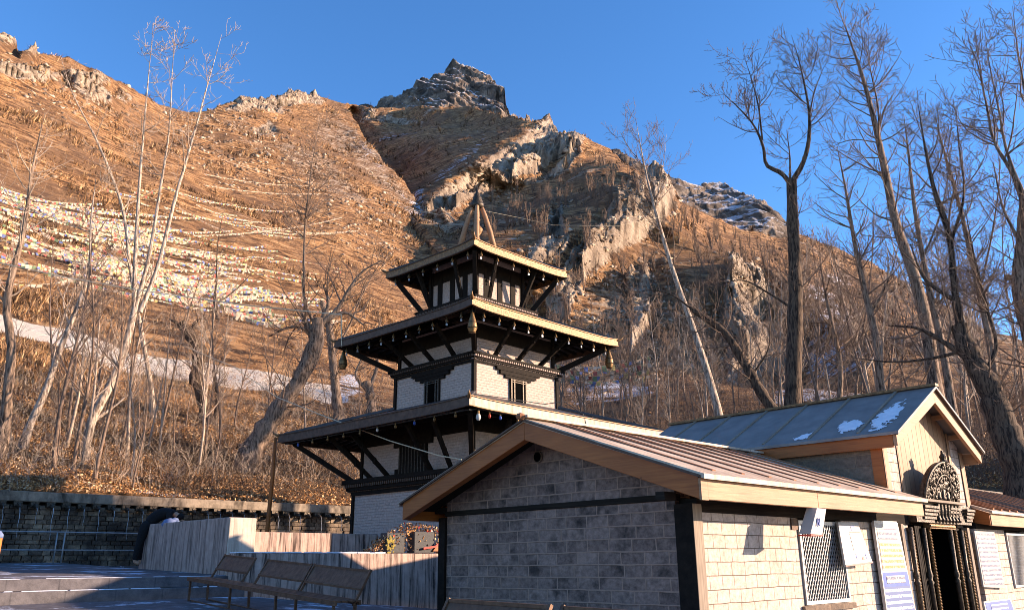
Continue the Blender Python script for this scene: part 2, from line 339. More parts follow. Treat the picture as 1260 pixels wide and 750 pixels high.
def m_paving():
    t = NT('stone paving', .8); tc = t.coord('UV')
    br = t.node('TexBrick', {'Vector': tc, 'Scale': 1., 'Mortar Size': .006, 'Brick Width': .62, 'Row Height': .34, 'Color1': (.06, .055, .058, 1), 'Color2': (.10, .092, .095, 1), 'Mortar': (.06, .06, .07, 1)})
    f = t.noise(tc, 9, 8, .7); f2 = t.noise(tc, 1.4, 6, .65)
    col = t.mix(.6, br.outputs[0], t.ramp(f, [(.3, (.035, .03, .033)), (.7, (.20, .18, .18))]))
    col = t.mix(t.ramp(t.math('ADD', t.math('MULTIPLY', f2, .7), t.math('MULTIPLY', f, .3)), [(.53, (0,)*3), (.60, (.85,)*3)]), col, (.62, .65, .74))
    return t.out(col, t.bump(f, .5, .01))
M['paving'] = m_paving()
t_ = NT('kerb stone', .85); tc_ = t_.coord('UV'); f_ = t_.noise(tc_, 5, 8, .7)
br_ = t_.node('TexBrick', {'Vector': tc_, 'Scale': 1., 'Mortar Size': .008, 'Brick Width': .55, 'Row Height': .4, 'Color1': (.10, .09, .094, 1), 'Color2': (.065, .058, .062, 1), 'Mortar': (.03, .03, .035, 1)})
M['kerb'] = t_.out(t_.mix(.55, br_.outputs[0], t_.ramp(f_, [(.3, (.035, .032, .035)), (.7, (.22, .20, .20))])), t_.bump(f_, .6, .02))
M['wall_stone_'] = m_blocks('damp rubble wall', (.07, .052, .038), (.30, .215, .14), (.010, .008, .007), .19, .10, .016, stain=.8, staincol=(.012, .011, .012))
t_ = NT('damp rubble', .75); g_ = t_.node('NewGeometry').outputs['Random Per Island']; c_ = t_.coord('Object'); f_ = t_.noise(c_, 14, 8, .7); f2_ = t_.noise(c_, 1.1, 4, .6)
M['wall_stone'] = t_.out(t_.mix(t_.ramp(f2_, [(.42, (.85,)*3), (.6, (0,)*3)]), t_.mix(.5, t_.ramp(g_, [(0, (.035, .026, .02)), (.6, (.16, .11, .07)), (1, (.42, .31, .20))]), t_.ramp(f_, [(.35, (.03, .022, .016)), (.65, (.34, .25, .17))])), (.018, .014, .012)), t_.bump(f_, .8, .02))
M['cap'] = m_concrete('worn concrete cap', (.16, .125, .09), (.34, .27, .20), (.03, .024, .018), 1.3, amt=.9)
t_ = NT('running water', .1); M['water'] = t_.out((.42, .44, .48))

# ------------------------------------------------------------------ numpy noise
def vnoise(P, seed=0):
    F = np.floor(P); f = P - F; I = F.astype(np.int64); f = f*f*(3-2*f); out = 0
    for dx in (0, 1):
        for dy in (0, 1):
            for dz in (0, 1):
                h = ((I[..., 0]+dx)*374761393 + (I[..., 1]+dy)*668265263 + (I[..., 2]+dz)*2147483647 + seed*1274126177) & 0xffffffff
                h = ((h ^ (h >> 13))*1274126177) & 0xffffffff; h = h ^ (h >> 16)
                out = out + (h/4294967295.)*(f[..., 0] if dx else 1-f[..., 0])*(f[..., 1] if dy else 1-f[..., 1])*(f[..., 2] if dz else 1-f[..., 2])
    return out*2 - 1
def sdpoly(x, y, poly):
    poly = np.array(poly, float); d = np.full(x.shape, 1e9); ins = np.zeros(x.shape, bool); n = len(poly)
    for i in range(n):
        a, b = poly[i], poly[(i+1) % n]; ex, ey = b-a; wx, wy = x-a[0], y-a[1]
        h = np.clip((wx*ex+wy*ey)/(ex*ex+ey*ey), 0, 1); d = np.minimum(d, np.hypot(wx-h*ex, wy-h*ey))
        c = (a[1] > y) != (b[1] > y)
        with np.errstate(divide='ignore', invalid='ignore'): xi = (b[0]-a[0])*(y-a[1])/(b[1]-a[1])+a[0]
        ins ^= c & (x < xi)
    return np.where(ins, d, -d)
def mask(x, y, polys, soft=6):
    m = np.zeros(x.shape)
    for p in polys: m = np.maximum(m, np.clip(.5+sdpoly(x, y, p)/(2*soft), 0, 1))
    return m
def cells(P, seed=0):
    I = np.floor(P).astype(np.int64); h = (I[..., 0]*374761393 + I[..., 1]*668265263 + I[..., 2]*2147483647 + seed*1274126177) & 0xffffffff
    h = ((h ^ (h >> 13))*1274126177) & 0xffffffff; h = h ^ (h >> 16); return h/4294967295.*2-1
class RBF:
    def __init__(s, pts, lam=1e-3):
        p = np.array(pts, float); s.c = p[:, :2]/100; s.v = np.log(p[:, 2]); n = len(p)
        K = s.k(s.c[:, None]-s.c[None]) + lam*np.eye(n); A = np.zeros((n+3, n+3)); A[:n, :n] = K; Pn = np.c_[np.ones(n), s.c]
        A[:n, n:] = Pn; A[n:, :n] = Pn.T; s.w = np.linalg.solve(A, np.r_[s.v, 0, 0, 0])
    def k(s, d): return np.sqrt((d**2).sum(-1)+.05)
    def __call__(s, x, y):
        x = np.asarray(x, float)/100; y = np.asarray(y, float)/100; o = s.w[-3]+s.w[-2]*x+s.w[-1]*y
        for i in range(len(s.c)): o = o + s.w[i]*np.sqrt((x-s.c[i, 0])**2+(y-s.c[i, 1])**2+.05)
        return np.exp(o)

# ------------------------------------------------------------------ terrain
R1 = RBF([(-500,598,17.5),(0,603,20.3),(215,612,21.6),(430,622,23.2),(700,630,25),(1000,620,27),(1300,610,29),(1800,600,33),
 (-500,560,19.5),(0,560,23.5),(215,565,25.5),(430,570,28),(800,570,32),(1260,560,35),(1800,550,40),
 (0,500,30),(215,505,33),(430,515,37),(800,525,43),(1260,520,46),(-500,480,26),(-500,380,42),(-500,200,85),(-500,0,200),
 (0,440,40),(215,445,45),(430,455,53),(780,485,62),(1260,490,60),(0,400,49),(215,405,57),(430,405,70),(640,440,84),
 (0,330,68),(215,330,82),(430,330,108),(600,350,130),(0,250,98),(215,250,122),(430,250,172),(520,270,190),
 (0,150,150),(215,180,190),(400,180,265),(0,55,215),(100,80,240),(215,138,275),(400,125,370),(1800,480,60)])
_R1 = R1
def R1(x, y):
    x = np.asarray(x, float); y = np.asarray(y, float)
    return _R1(x, y)*np.exp(.30*(np.interp(x, [-400, 100, 520, 640, 800], [-1, -.1, 1, .6, 0]))*np.clip((590-y)/150, 0, 1))
CR1 = np.array([(-900,-40),(-400,-30),(-150,20),(0,47),(30,55),(60,62),(85,64),(100,73),(130,90),(165,110),(200,130),(225,138),(250,137),(270,132),(290,128),(340,122),(375,117),(392,118),(425,128),(436,148),(450,172),(490,222),(520,262),(555,300),(600,335),(650,380),(700,425),(760,455),(830,474),(960,484),(1100,480),(1260,474),(1500,470),(2600,465)], float)
def cr1(x): return np.interp(x, CR1[:, 0], CR1[:, 1])
BASE1 = np.array([(-900,594),(0,602),(140,606),(280,617.5),(430,622),(700,628),(1000,622),(1300,612),(2600,600)], float)
def base1(x): return np.interp(x, BASE1[:, 0], BASE1[:, 1])
ROAD = [(-300,372),(0,384),(60,392),(100,399),(160,424),(240,440),(350,462),(420,482),(420,497),(350,478),(290,474),(200,452),(150,447),(100,424),(60,412),(0,400),(-300,390)]
FLAGZ = [(-200,215),(0,238),(150,262),(300,285),(420,300),(440,318),(330,330),(350,390),(410,422),(330,425),(250,385),(150,360),(0,352),(-200,345)]
ROCK1 = [[(85,84),(128,92),(136,122),(112,130),(92,112)],[(-20,78),(75,94),(60,106),(-20,92)],[(-20,46),(15,50),(10,56),(-20,52)],[(40,60),(48,66),(36,70),(28,66)],[(272,138),(300,126),(386,116),(396,130),(350,134),(330,139)],[(330,150),(345,165),(320,172),(310,160)],[(145,110),(162,122),(158,128),(145,118)]]
SCREE1 = [[(380,135),(440,150),(500,225),(560,300),(500,270),(430,210),(380,165)],[(255,150),(300,145),(330,175),(380,190),(370,215),(300,185)],[(195,385),(218,372),(226,398),(205,408)],[(330,160),(420,200),(470,260),(420,260),(340,200)]]
SNOW1 = [[(692,474),(760,462),(798,468),(806,490),(700,505)],[(480,230),(520,262),(550,292),(600,330),(560,320),(520,285)],[(425,160),(440,172),(480,220),(462,210)],[(955,470),(1020,476),(1100,480),(1100,510),(950,500)],[(410,470),(440,462),(450,488),(420,500)],[(175,603),(262,611),(225,613)]]
SHADE2 = [[(425,160),(470,158),(540,151),(600,146),(652,151),(615,182),(560,215),(520,255),(495,232),(470,205),(440,180)],
 [(545,300),(575,262),(620,238),(680,230),(715,213),(765,208),(772,228),(740,250),(700,285),(650,310),(600,320)],
 [(940,332),(975,345),(1010,395),(1080,425),(1060,490),(975,490),(970,440)]]
ROCK2 = [[(512,255),(560,222),(612,185),(652,160),(672,143),(692,150),(712,172),(690,195),(640,216),(575,250),(550,264),(530,264)],[(700,170),(720,176),(712,192),(700,200)],[(712,176),(700,205),(640,222),(600,245),(640,228),(700,215),(716,195)],
 [(796,228),(830,238),(834,264),(795,300),(720,345),(700,395),(680,420),(672,360),(700,312),(757,266)],[(900,340),(935,328),(965,400),(974,472),(900,480),(893,400)],[(770,350),(800,330),(800,400),(775,440)],[(450,135),(470,140),(520,150),(440,150)],[(690,250),(700,300),(660,330),(640,320)]]
SNOW2 = [[(470,165),(520,160),(500,172),(465,178)],[(560,190),(598,168),(604,172),(540,222),(520,228)],[(495,232),(530,225),(520,258),(505,262)],[(985,350),(1010,345),(1060,400),(1075,460),(1000,470),(975,440)],[(990,330),(1030,335),(1060,350),(1010,350)]]
R2 = RBF([(380,165,420),(430,190,470),(520,265,270),(470,200,480),(560,305,215),(650,385,160),(700,435,130),(760,465,108),(960,490,88),(1260,485,88),(1500,480,88),
 (700,330,230),(800,330,225),(900,330,205),(900,420,130),(800,420,140),(1000,420,150),(1100,410,160),(1100,370,210),(1250,440,170),
 (560,250,300),(640,200,420),(700,220,360),(780,230,330),(830,265,290),(950,320,265),(460,160,520),(540,150,600),
 (380,120,560),(440,130,700),(500,134,740),(560,133,760),(640,145,640),(700,165,520),(760,195,450),(830,243,380),(900,283,350),(1000,295,400),(1088,333,380),(1200,395,300),(1300,435,260),(1500,470,200)])
CR2 = np.array([(300,125),(380,124),(440,129),(460,131),(533,132),(567,133),(600,138),(625,143),(655,148),(666,144),(676,143),(690,157),(700,165),(712,171),(730,179),(745,186),(757,194),(775,208),(800,222),(815,229),(829,243),(850,257),(875,269),(909,284),(961,296),(987,292),(1036,310),(1088,333),(1150,365),(1200,395),(1300,432),(1500,475),(2600,500)], float)
def cr2(x): return np.interp(x, CR2[:, 0], CR2[:, 1])
def base2(x): return np.where(x < 425, cr2(x)+40, np.minimum(cr1(x)+28, 520))

def hill_patch(name, mat, xs, ytop, ybot, rows, rf, masks, relief, crest_jag, seed, back=(14, 1.5), skirt=8., strat=None, power=1.):
    t = np.linspace(0, 1, rows)**power; X = np.repeat(xs[None], rows, 0); yt = ytop(xs); yb = ybot(xs)
    Y = yb[None] + (yt-yb)[None]*t[:, None]; r = rf(X, Y); P = at(X, Y, r)
    mk = masks(X, Y, P); rock = mk[..., 0]
    rad = P[..., :2]/np.hypot(P[..., 0], P[..., 1])[..., None]; nrm = np.concatenate([-rad*.62, np.full(X.shape+(1,), .78)], -1)
    d = np.zeros(X.shape); Q = P.copy()
    for k, lam in enumerate((60, 28, 13, 6, 3, 1.4, .7)):
        wgt = np.clip((r/lam-2.2)/2.5, 0, 1)*np.clip((lam-.0022*r)/(.004*r), 0, 1)
        sc = np.array([.8, .8, 1.3]) if lam < 12 else np.array([1, 1, 1.])
        n = vnoise(Q*sc/lam+seed*3.7, seed+k); rn = (1-np.abs(vnoise(Q*np.array([1, 1, 1.5])/lam*1.1+9.1, seed+20+k))*2.2)
        d += wgt*lam*(relief*(.055 if lam > 5 else .085)*n*(1-rock) + relief*(.07 if lam < 20 else .04)*rn*rock)
        if lam in (28, 13, 6, 3):
            ax = np.array(strat if strat is not None else ((-.35, .1, .93), (.93, .1, .35), (0, 1, 0)))
            Wp = np.stack([vnoise(Q/lam*.7+q, seed+60+q) for q in range(3)], -1)*lam*.28; W2 = P + Wp
            d += wgt*lam*np.clip((rock-.6)/.3, 0, 1)*relief*(.15 if strat is not None else .085)*cells(np.stack([W2@ax[0]*1.7, W2@ax[1]*(.13 if strat is not None else .4), W2@ax[2]*.4], -1)/lam, seed+90+k)
        if strat is not None:
            ss = vnoise(np.stack([P@np.array(strat[0]), P@np.array(strat[1])*.09, P@np.array(strat[2])*.2], -1)/lam*2.0, seed+50+k); d += wgt*lam*.14*ss*rock*relief
    fade = np.clip(t/.04, 0, 1)[:, None]; d *= fade
    P = P + nrm*d[..., None]
    if crest_jag: P[..., 2] += (t[:, None]**6)*r*crest_jag*(vnoise(P/7., seed+80)+.6*vnoise(P/2.5, seed+81))
    cr = P[-1]; rc = np.hypot(cr[:, 0], cr[:, 1]); rows_b = []
    for k in range(1, back[0]+1):
        s = (k/back[0])**1.6*.55; rr = 1+s; q = cr.copy(); q[:, :2] *= rr; q[:, 2] = cr[:, 2] - rc*s*back[1]*min(1, k/4) + vnoise(q/9., seed+5)*rc*.01; rows_b.append(q)
    sk = P[0].copy(); sk[:, 2] -= skirt; sk[:, :2] *= 1.0
    V_ = np.concatenate([sk[None], P, np.array(rows_b)], 0); H, W = V_.shape[:2]
    mkf = np.concatenate([mk[:1], mk, np.repeat(mk[-1:], len(rows_b), 0)], 0)
    idx = np.arange(H*W).reshape(H, W); F = np.stack([idx[:-1, :-1], idx[:-1, 1:], idx[1:, 1:], idx[1:, :-1]], -1).reshape(-1, 4)
    me = np_mesh(name, V_.reshape(-1, 3), F, mat, smooth=True)
    ca = me.color_attributes.new('mask', 'FLOAT_COLOR', 'POINT'); ca.data.foreach_set('color', mkf.reshape(-1, 4).astype(np.float32).ravel())
    return link_mesh(name, me), P, X, Y
def masks1(X, Y, P):
    w1 = vnoise(P/12., 3)*7+vnoise(P/4., 4)*4; Xw, Yw = X+w1, Y+vnoise(P/9., 5)*5
    m = np.zeros(X.shape+(4,)); m[..., 0] = np.maximum.reduce([mask(Xw, Yw, ROCK1, 5), .47*mask(Xw, Yw, SCREE1, 12), .5*np.clip(vnoise(P/16., 8)*1.6-.3, 0, 1)*(Y < 300)])
    m[..., 1] = mask(Xw, Yw, SNOW1, 5)*.60; m[..., 2] = mask(X+w1*.15, Y+w1*.15, [ROAD], 2.2)
    m[..., 3] = np.clip((Y-cr1(X)*0-np.interp(X, [0, 200, 430, 700], [440, 470, 490, 500]))/45, 0, 1)
    return m
def rf1(X, Y): return R1(X, Y)
xs1 = np.concatenate([np.arange(-900, -30, 6.), np.arange(-30, 880, 1.35), np.arange(880, 1300, 2.2), np.arange(1300, 2601, 13.)])
hill1, P1, X1, Y1 = hill_patch('hillside', M['hill'], xs1, cr1, base1, 430, rf1, masks1, 1.0, .0015, 1)
tag(hill1, kind='structure')
# second layer: the mountain
def rf2(X, Y):
    base = R2(X, Y); sh = np.maximum(mask(X, Y, SHADE2, 6), .52*mask(X, Y, [[(428,110),(650,110),(655,165),(425,170)]], 8))
    g = (1-sh)*.0022 - sh*.0068
    g = g*np.clip((X-385)/50, 0, 1)*np.clip((1180-X)/150, 0, 1)
    dx = np.gradient(X, axis=1); O = np.cumsum(g*dx, axis=1)
    # take out the slow drift so that only the ridges stay
    k = 300; w_ = np.hanning(2*k+1); w_ /= w_.sum(); pad = np.pad(O, ((0, 0), (k, k)), 'edge')
    low = np.stack([np.convolve(row, w_, 'valid') for row in pad])
    e = (O-low)*.95; ks = np.hanning(9); ks /= ks.sum()
    ks = np.hanning(43); ks /= ks.sum(); e = np.stack([np.convolve(np.pad(c, 21, 'edge'), ks, 'valid') for c in e.T]).T
    return base*np.exp(e)
def masks2(X, Y, P):
    w1 = vnoise(P/22., 13)*5+vnoise(P/7., 14)*3; Xw, Yw = X+w1, Y+vnoise(P/15., 15)*4
    m = np.zeros(X.shape+(4,)); m[..., 0] = np.maximum(mask(Xw, Yw, ROCK2, 5), .5*np.clip(vnoise(P/26., 18)*1.6-.3, 0, 1))
    m[..., 1] = np.maximum(mask(Xw, Yw, SNOW2, 6)*.52, mask(X, Y, SHADE2, 8)*.24)
    return m
xs2 = np.concatenate([np.arange(300, 1290, 1.5), np.arange(1290, 2600, 12.)])
hill2, P2, X2, Y2 = hill_patch('mountain', M['hill2'], xs2, cr2, base2, 330, rf2, masks2, 1.0, .002, 2, strat=((.978, -.152, -.114), (.19, .78, .59), (0, -.6, .79)), skirt=40)
tag(hill2, kind='structure')
# far rocky summit and ridge
def no_masks(X, Y, P): m = np.zeros(X.shape+(4,)); m[..., 0] = 1; return m
CRP = np.array([(420,150),(440,136),(460,131),(470,124),(484,119),(500,113),(508,107),(520,99),(532,94),(540,88),(548,81),(558,78),(566,80),(580,83),(590,89),(600,94),(610,101),(614,108),(620,114),(624,127),(627,138),(640,141),(652,149),(700,185)], float)
def pf(c): return lambda x: np.interp(x, c[:, 0], c[:, 1])
RP = RBF([(420,150,1050),(470,124,1120),(500,140,1030),(540,88,1150),(560,150,980),(600,130,1010),(620,110,1130),(640,160,1060),(700,190,1150),(560,110,1060),(612,140,960),(530,120,1040)])
pk, _, _, _ = hill_patch('mountain_peak', M['peak'], np.arange(420, 700, .9), pf(CRP), lambda x: pf(CRP)(x)*0+185., 150, RP, no_masks, 1.35, .0012, 31, strat=((.6, 0, .8), (.75, .3, -.55), (0, 1, 0)), skirt=100)
tag(pk, kind='structure')
CRD = np.array([(700,200),(745,191),(757,188),(775,192),(790,203),(800,211),(815,209),(822,214),(832,223),(846,227),(858,229),(880,227),(892,229),(905,236),(925,243),(940,251),(958,263),(970,277),(985,292),(1010,310),(1100,350)], float)
RD = RBF([(700,230,800),(757,188,860),(800,240,760),(830,223,840),(860,270,740),(892,229,880),(940,251,800),(930,290,720),(985,292,780),(1100,360,760)])
rd, _, _, _ = hill_patch('far_ridge', M['peak'], np.arange(700, 1100, 1.2), pf(CRD), lambda x: pf(CRD)(x)+90, 120, RD, no_masks, 1.1, .0012, 41, skirt=80)
tag(rd, kind='structure')

# ------------------------------------------------------------------ ground near the camera (site frame)
BASE = {}
def sthing(name, base, label, cat, group=None, frame='site'):
    o = thing(name, S(*base), ROT, label, cat, group) if frame == 'site' else thing(name, PF(*base), PROT, label, cat, group)
    BASE[o.name] = base; return o
def part(t, name, mb, mat, parent=None, **k):
    b = BASE[t.name]; mb.v = [(x-b[0], y-b[1], z-b[2]) for x, y, z in mb.v]
    return mb.build(name, mat, parent if parent is not None else t, **k)
def PF(a, b, z=0): return PC + D(43.99)*a + D(43.99-90)*b + np.array([0, 0, z])
def site(name, mb, mats, parent=None, **k): return mb.build(name, mats, parent, loc=C0, rot=ROT, **k)
g = []; us = np.concatenate([np.linspace(-70, -12, 12), np.linspace(-10, 12, 45), np.linspace(14, 70, 12)]); vs_ = np.concatenate([np.linspace(-80, -10, 14), np.linspace(-8, 6.71, 40)])
GU, GV = np.meshgrid(us, vs_); GZ = ground_z(GU, GV)+vnoise(np.stack([GU*1.3, GV*1.3, GU*0], -1), 6)*.012*(np.abs(GU) < 13); GZ = np.maximum(GZ, -.6)
idx = np.arange(GU.size).reshape(GU.shape); F = np.stack([idx[:-1, :-1], idx[:-1, 1:], idx[1:, 1:], idx[1:, :-1]], -1).reshape(-1, 4)
me = np_mesh('courtyard', np.stack([GU, GV, GZ], -1).reshape(-1, 3), F, M['paving'], smooth=True); uvbox(me)
tag(link_mesh('courtyard', me, None, C0, ROT), kind='structure')
# raised platform with two risers
pl = MB(); pl.hexa([(-40, 7.3, .5), (-.052, 7.3, .5), (-.052, 15.3, .5), (-40, 15.3, .5)], [(-40, 7.3, 1.475), (-.052, 7.3, 1.475), (-.052, 15.3, 1.70), (-40, 15.3, 1.70)])
o = pl.build('platform', [M['paving']], loc=C0, rot=ROT); tag(o, kind='structure')
st = MB(); st.box(-12, -.06, 7.262, 7.31, 1.35, 1.479); st.box(-12, -.06, 6.99, 7.262, .6, 1.35)
part(sthing('stone_steps', (-2.5, 7.1, 1.2), 'blue grey stone steps up to the platform at lower left', 'steps'), 'tread', st, M['kerb'], bevel=.008)
up = MB(); up.box(.36, 40, 7.35, 15.3, .4, 1.62); o = up.build('upper_court', M['paving'], loc=C0, rot=ROT); tag(o, kind='structure')
snl = MB()
for i in range(60):   # crusts of snow along the step edges
    a = -3.5+rng.random()*3.3; zz, vv = ((1.475, 7.33) if i % 2 else (1.35, 7.02)); l = .06+.25*rng.random()**2
    snl.hexa([(a, vv, zz+.001), (a+l, vv-.01, zz+.001), (a+l*.9, vv+.05+.05*rng.random(), zz+.001), (a+.1*l, vv+.05, zz+.001)], [(a+.01, vv+.005, zz+.008), (a+l-.01, vv, zz+.008), (a+l*.85, vv+.04, zz+.008), (a+.15*l, vv+.04, zz+.008)])
o = snl.build('snow_crust', M['snow'], loc=C0, rot=ROT); tag(o, 'thin broken crusts of snow along the step edges', 'snow', kind='stuff')

# ------------------------------------------------------------------ spout wall
sw = thing('spout_wall', S(2, 15.2, 1.7), ROT, 'long dark rubble retaining wall with a row of water spouts below the leafy slope', 'retaining wall')
def loc_(mb, off):   # shift a builder's vertices so they are relative to a thing's base given in site coordinates
    mb.v = [(x-off[0], y-off[1], z-off[2]) for x, y, z in mb.v]; return mb
B_ = (2, 15.2, 1.7)
m = MB()
# rubble facing: individually pushed-out stones
z = 1.62; 
while z < 2.78:
    h = .085+.03*rng.random(); x = -9.
    while x < 16:
        l = .12+.14*rng.random(); dd = .0+.05*rng.random(); j = .006
        m.hexa([(x+j, 15.2-dd, z+j), (x+l-j, 15.2-dd*.8, z+j), (x+l-j, 15.3, z+j), (x+j, 15.3, z+j)], [(x+j*1.5, 15.2-dd*.9, z+h-j), (x+l-j*1.4, 15.2-dd, z+h-j), (x+l-j, 15.3, z+h-j), (x+j, 15.3, z+h-j)]); x += l
    z += h
m.box(-9, 16, 15.24, 15.9, .5, 2.8); loc_(m, B_).build('rubble_facing', M['wall_stone'], sw)
m = MB(); m.box(-9, 16, 15.12, 15.95, 2.86, 3.06); loc_(m, B_).build('capping', M['cap'], sw, bevel=.02)
x = -2.4; k = 0
while x < 9:
    sp = MB(); sp.box(x-.075, x+.075, 15.06, 15.22, 2.76, 2.855)
    sp.blob((x, 15.0, 2.765), (.045, .10, .05)); sp.blob((x, 14.93, 2.75), (.032, .05, .032)); sp.tube([(x-.03, 14.98, 2.80), (x-.055, 14.96, 2.84)], [.012, .004], 5); sp.tube([(x+.03, 14.98, 2.80), (x+.055, 14.96, 2.84)], [.012, .004], 5)
    s_ = loc_(sp, B_).build('spout', M['bronze'], sw)
    if rng.random() < .85:
        wt = MB(); zz = np.linspace(0, 1, 7); ll = rng.uniform(.25, .7); wt.tube([(x+.008*math.sin(9*q+k), 14.88-.05*q**.5, 2.735-ll*q) for q in zz], [(.003+.004*rng.random())*(1-.6*q) for q in zz], 5)
        loc_(wt, B_).build('water_jet', M['water'], s_)
    x += .285+.01*rng.random(); k += 1

# ------------------------------------------------------------------ concrete walls
ct = thing('concrete_parapet', S(.15, 9, 1.6), ROT, 'board marked concrete parapet with a sunlit end painted paler beside the platform', 'parapet wall')
m = MB(); m.hexa([(-.05, 7.66, 1.0), (.36, 7.66, 1.0), (.36, 10.85, 1.2), (-.05, 10.85, 1.2)], [(-.05, 7.66, 2.255), (.36, 7.66, 2.255), (.36, 10.8, 2.27), (-.05, 10.8, 2.27)])
loc_(m, (.15, 9, 1.6)).build('shaft', M['concrete'], ct, bevel=.015)
m = MB(); m.box(-.045, .355, 7.63, 7.657, 1.0, 2.25); loc_(m, (.15, 9, 1.6)).build('end_face', M['cream'], ct, bevel=.01)  # thin paler slab: sunlight on the wall's end put into its colour
ct2 = thing('retaining_wall', S(2, 7.2, 1), ROT, 'streaked concrete retaining wall with snow on its top behind the bench', 'retaining wall')
m = MB(); m.box(-.17, 7.6, 7.1, 7.35, .2, 1.765); loc_(m, (2, 7.2, 1)).build('shaft', M['concrete_b'], ct2, bevel=.012)
m = MB()
x = -.16
while x < 2.1:
    l = .05+.2*rng.random(); m.box(x, x+l, 7.085+.02*rng.random(), 7.3, 1.766, 1.772+.016*rng.random()); x += l+.01*rng.random()
loc_(m, (2, 7.2, 1)).build('snow_line', M['snow'], ct2)
ct3 = thing('back_parapet', S(1.6, 8.6, 1.6), ROT, 'low concrete wall between the cream parapet end and the pagoda, half of it in sun', 'low wall')
m = MB(); m.box(.7, 3.05, 8.5, 8.75, 1.3, 2.10); loc_(m, (1.6, 8.6, 1.6)).build('shaft', M['concrete_b'], ct3, bevel=.012)
# ------------------------------------------------------------------ railing
rl = thing('pipe_railing', S(.2, 14.7, 1.69), ROT, 'thin metal pipe railing in front of the spouts at far left', 'railing'); B_ = (.2, 14.7, 1.69)
for nm, zz in (('top_rail', 2.27), ('middle_rail', 1.93)):
    m = MB(); m.tube([(-6, 14.7, zz), (1.36, 14.7, zz)], .014, 8); loc_(m, B_).build(nm, M['galv'], rl, smooth=True)
for xx in (-5, -3.2, -1.6, -.27, -.13, 1.35):
    m = MB(); m.tube([(xx, 14.7, 1.68), (xx, 14.7, 2.27)], .014, 8); loc_(m, B_).build('post', M['galv'], rl, smooth=True)

# ------------------------------------------------------------------ stone hut in front
def slope_roof(y_e0, z_e0, y_r, z_r, x0, x1, t=.035):   # sheet lying on a slope, eave to ridge, as a thin slab
    return MB().hexa([(x0, y_e0, z_e0-t), (x1, y_e0, z_e0-t), (x1, y_r, z_r-t), (x0, y_r, z_r-t)], [(x0, y_e0, z_e0), (x1, y_e0, z_e0), (x1, y_r, z_r), (x0, y_r, z_r)])
def grating(t, x0, x1, z0, z1, y, mat=M['galv'], sp=.045):
    fr = MB()
    for a in ((x0, x1, z0, z0+.03), (x0, x1, z1-.03, z1)): fr.box(a[0], a[1], y-.03, y, a[2], a[3])
    fr.box(x0, x0+.025, y-.03, y, z0+.03, z1-.03); fr.box(x1-.025, x1, y-.03, y, z0+.03, z1-.03)
    f = part(t, 'window', fr, M['white'] if mat is None else mat)
    la = MB(); W, H = x1-x0-.04, z1-z0-.05; X0, Z0 = x0+.02, z0+.025
    for sgn in (1, -1):
        k = -int(H/sp)-1
        while k*sp < W:
            a0 = k*sp; pts = []
            # clip the diagonal to the frame
            s0 = max(0, -a0/.62 if .62 else 0); s1 = min(H, (W-a0)/.62)
            if s1 > s0:
                xa, xb = a0+.62*s0, a0+.62*s1; za, zb = s0, s1
                if sgn < 0: xa, xb = W-xa, W-xb
                la.beam((X0+xa, y-.014-.004*sgn, Z0+za), (X0+xb, y-.014-.004*sgn, Z0+zb), .009, .006, (0, 1, 0))
            k += 1
    part(t, 'lattice', la, mat, parent=f); return f
EZ, RZ, RY, HY0, HY1 = 2.19, 2.80, 1.40, -.35, 3.15
hut = sthing('stone_hut', (0, 0, .9), 'low grey block hut with brown bargeboards in front of the pagoda', 'hut')
sl = (RZ-EZ)/(RY-HY0)
def uz(y): return RZ - sl*abs(y-RY) - .05      # underside of the roof
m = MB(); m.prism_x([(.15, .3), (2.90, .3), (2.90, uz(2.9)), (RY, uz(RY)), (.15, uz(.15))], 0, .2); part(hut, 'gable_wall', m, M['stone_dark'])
m = MB()
for a in ((.1, 1.55, .3, 1.96), (2.39, 3.93, .3, 1.96), (1.55, 2.39, .3, 1.24)): m.box(a[0], a[1], 0, .2, a[2], a[3])
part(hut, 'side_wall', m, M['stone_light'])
m = MB(); m.box(.2, 3.55, 2.75, 2.95, .3, 2.1); part(hut, 'rear_wall', m, M['stone_shade'])
m = MB(); m.box(.05, 3.95, -.012, .18, 1.96, 2.06); m.box(1.52, 2.42, .05, .25, 1.2, 1.98); part(hut, 'plate_and_dark_back', m, M['dark_wood'])  # second box: dark board painted as the unlit room behind the grating
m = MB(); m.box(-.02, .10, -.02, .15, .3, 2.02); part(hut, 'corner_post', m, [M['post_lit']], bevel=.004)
m = MB(); m.box(-.022, .004, -.018, .148, .3, 2.02); part(hut, 'post_shade_face', m, M['black_wood'])  # black sheet: shade on the post's gable side put into colour
m = MB(); m.box(-.03, .12, 2.90, 3.0, .3, 2.04); part(hut, 'corner_post', m, M['black_wood'], bevel=.004)
m = MB(); m.box(-.014, .05, .13, 2.92, 2.052, 2.10); part(hut, 'tie_beam', m, M['dark_wood'], bevel=.004)
vt = MB(); vt.tube([(-.004, 1.60, 2.515), (-.022, 1.60, 2.515)], .052, 20); part(hut, 'vent_ring', vt, M['stone_shade'])
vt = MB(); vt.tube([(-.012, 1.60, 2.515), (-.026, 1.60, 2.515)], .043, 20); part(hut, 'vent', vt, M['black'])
XR0, XR1 = -.39, 3.54
rf = part(hut, 'roof', slope_roof(HY0-.04, EZ-.014+.01, RY, RZ, XR0, XR1), M['roof_metal'])
part(hut, 'roof', slope_roof(HY1+.04, EZ-.014+.01, RY, RZ, XR0, XR1), M['roof_metal'])
k = 0
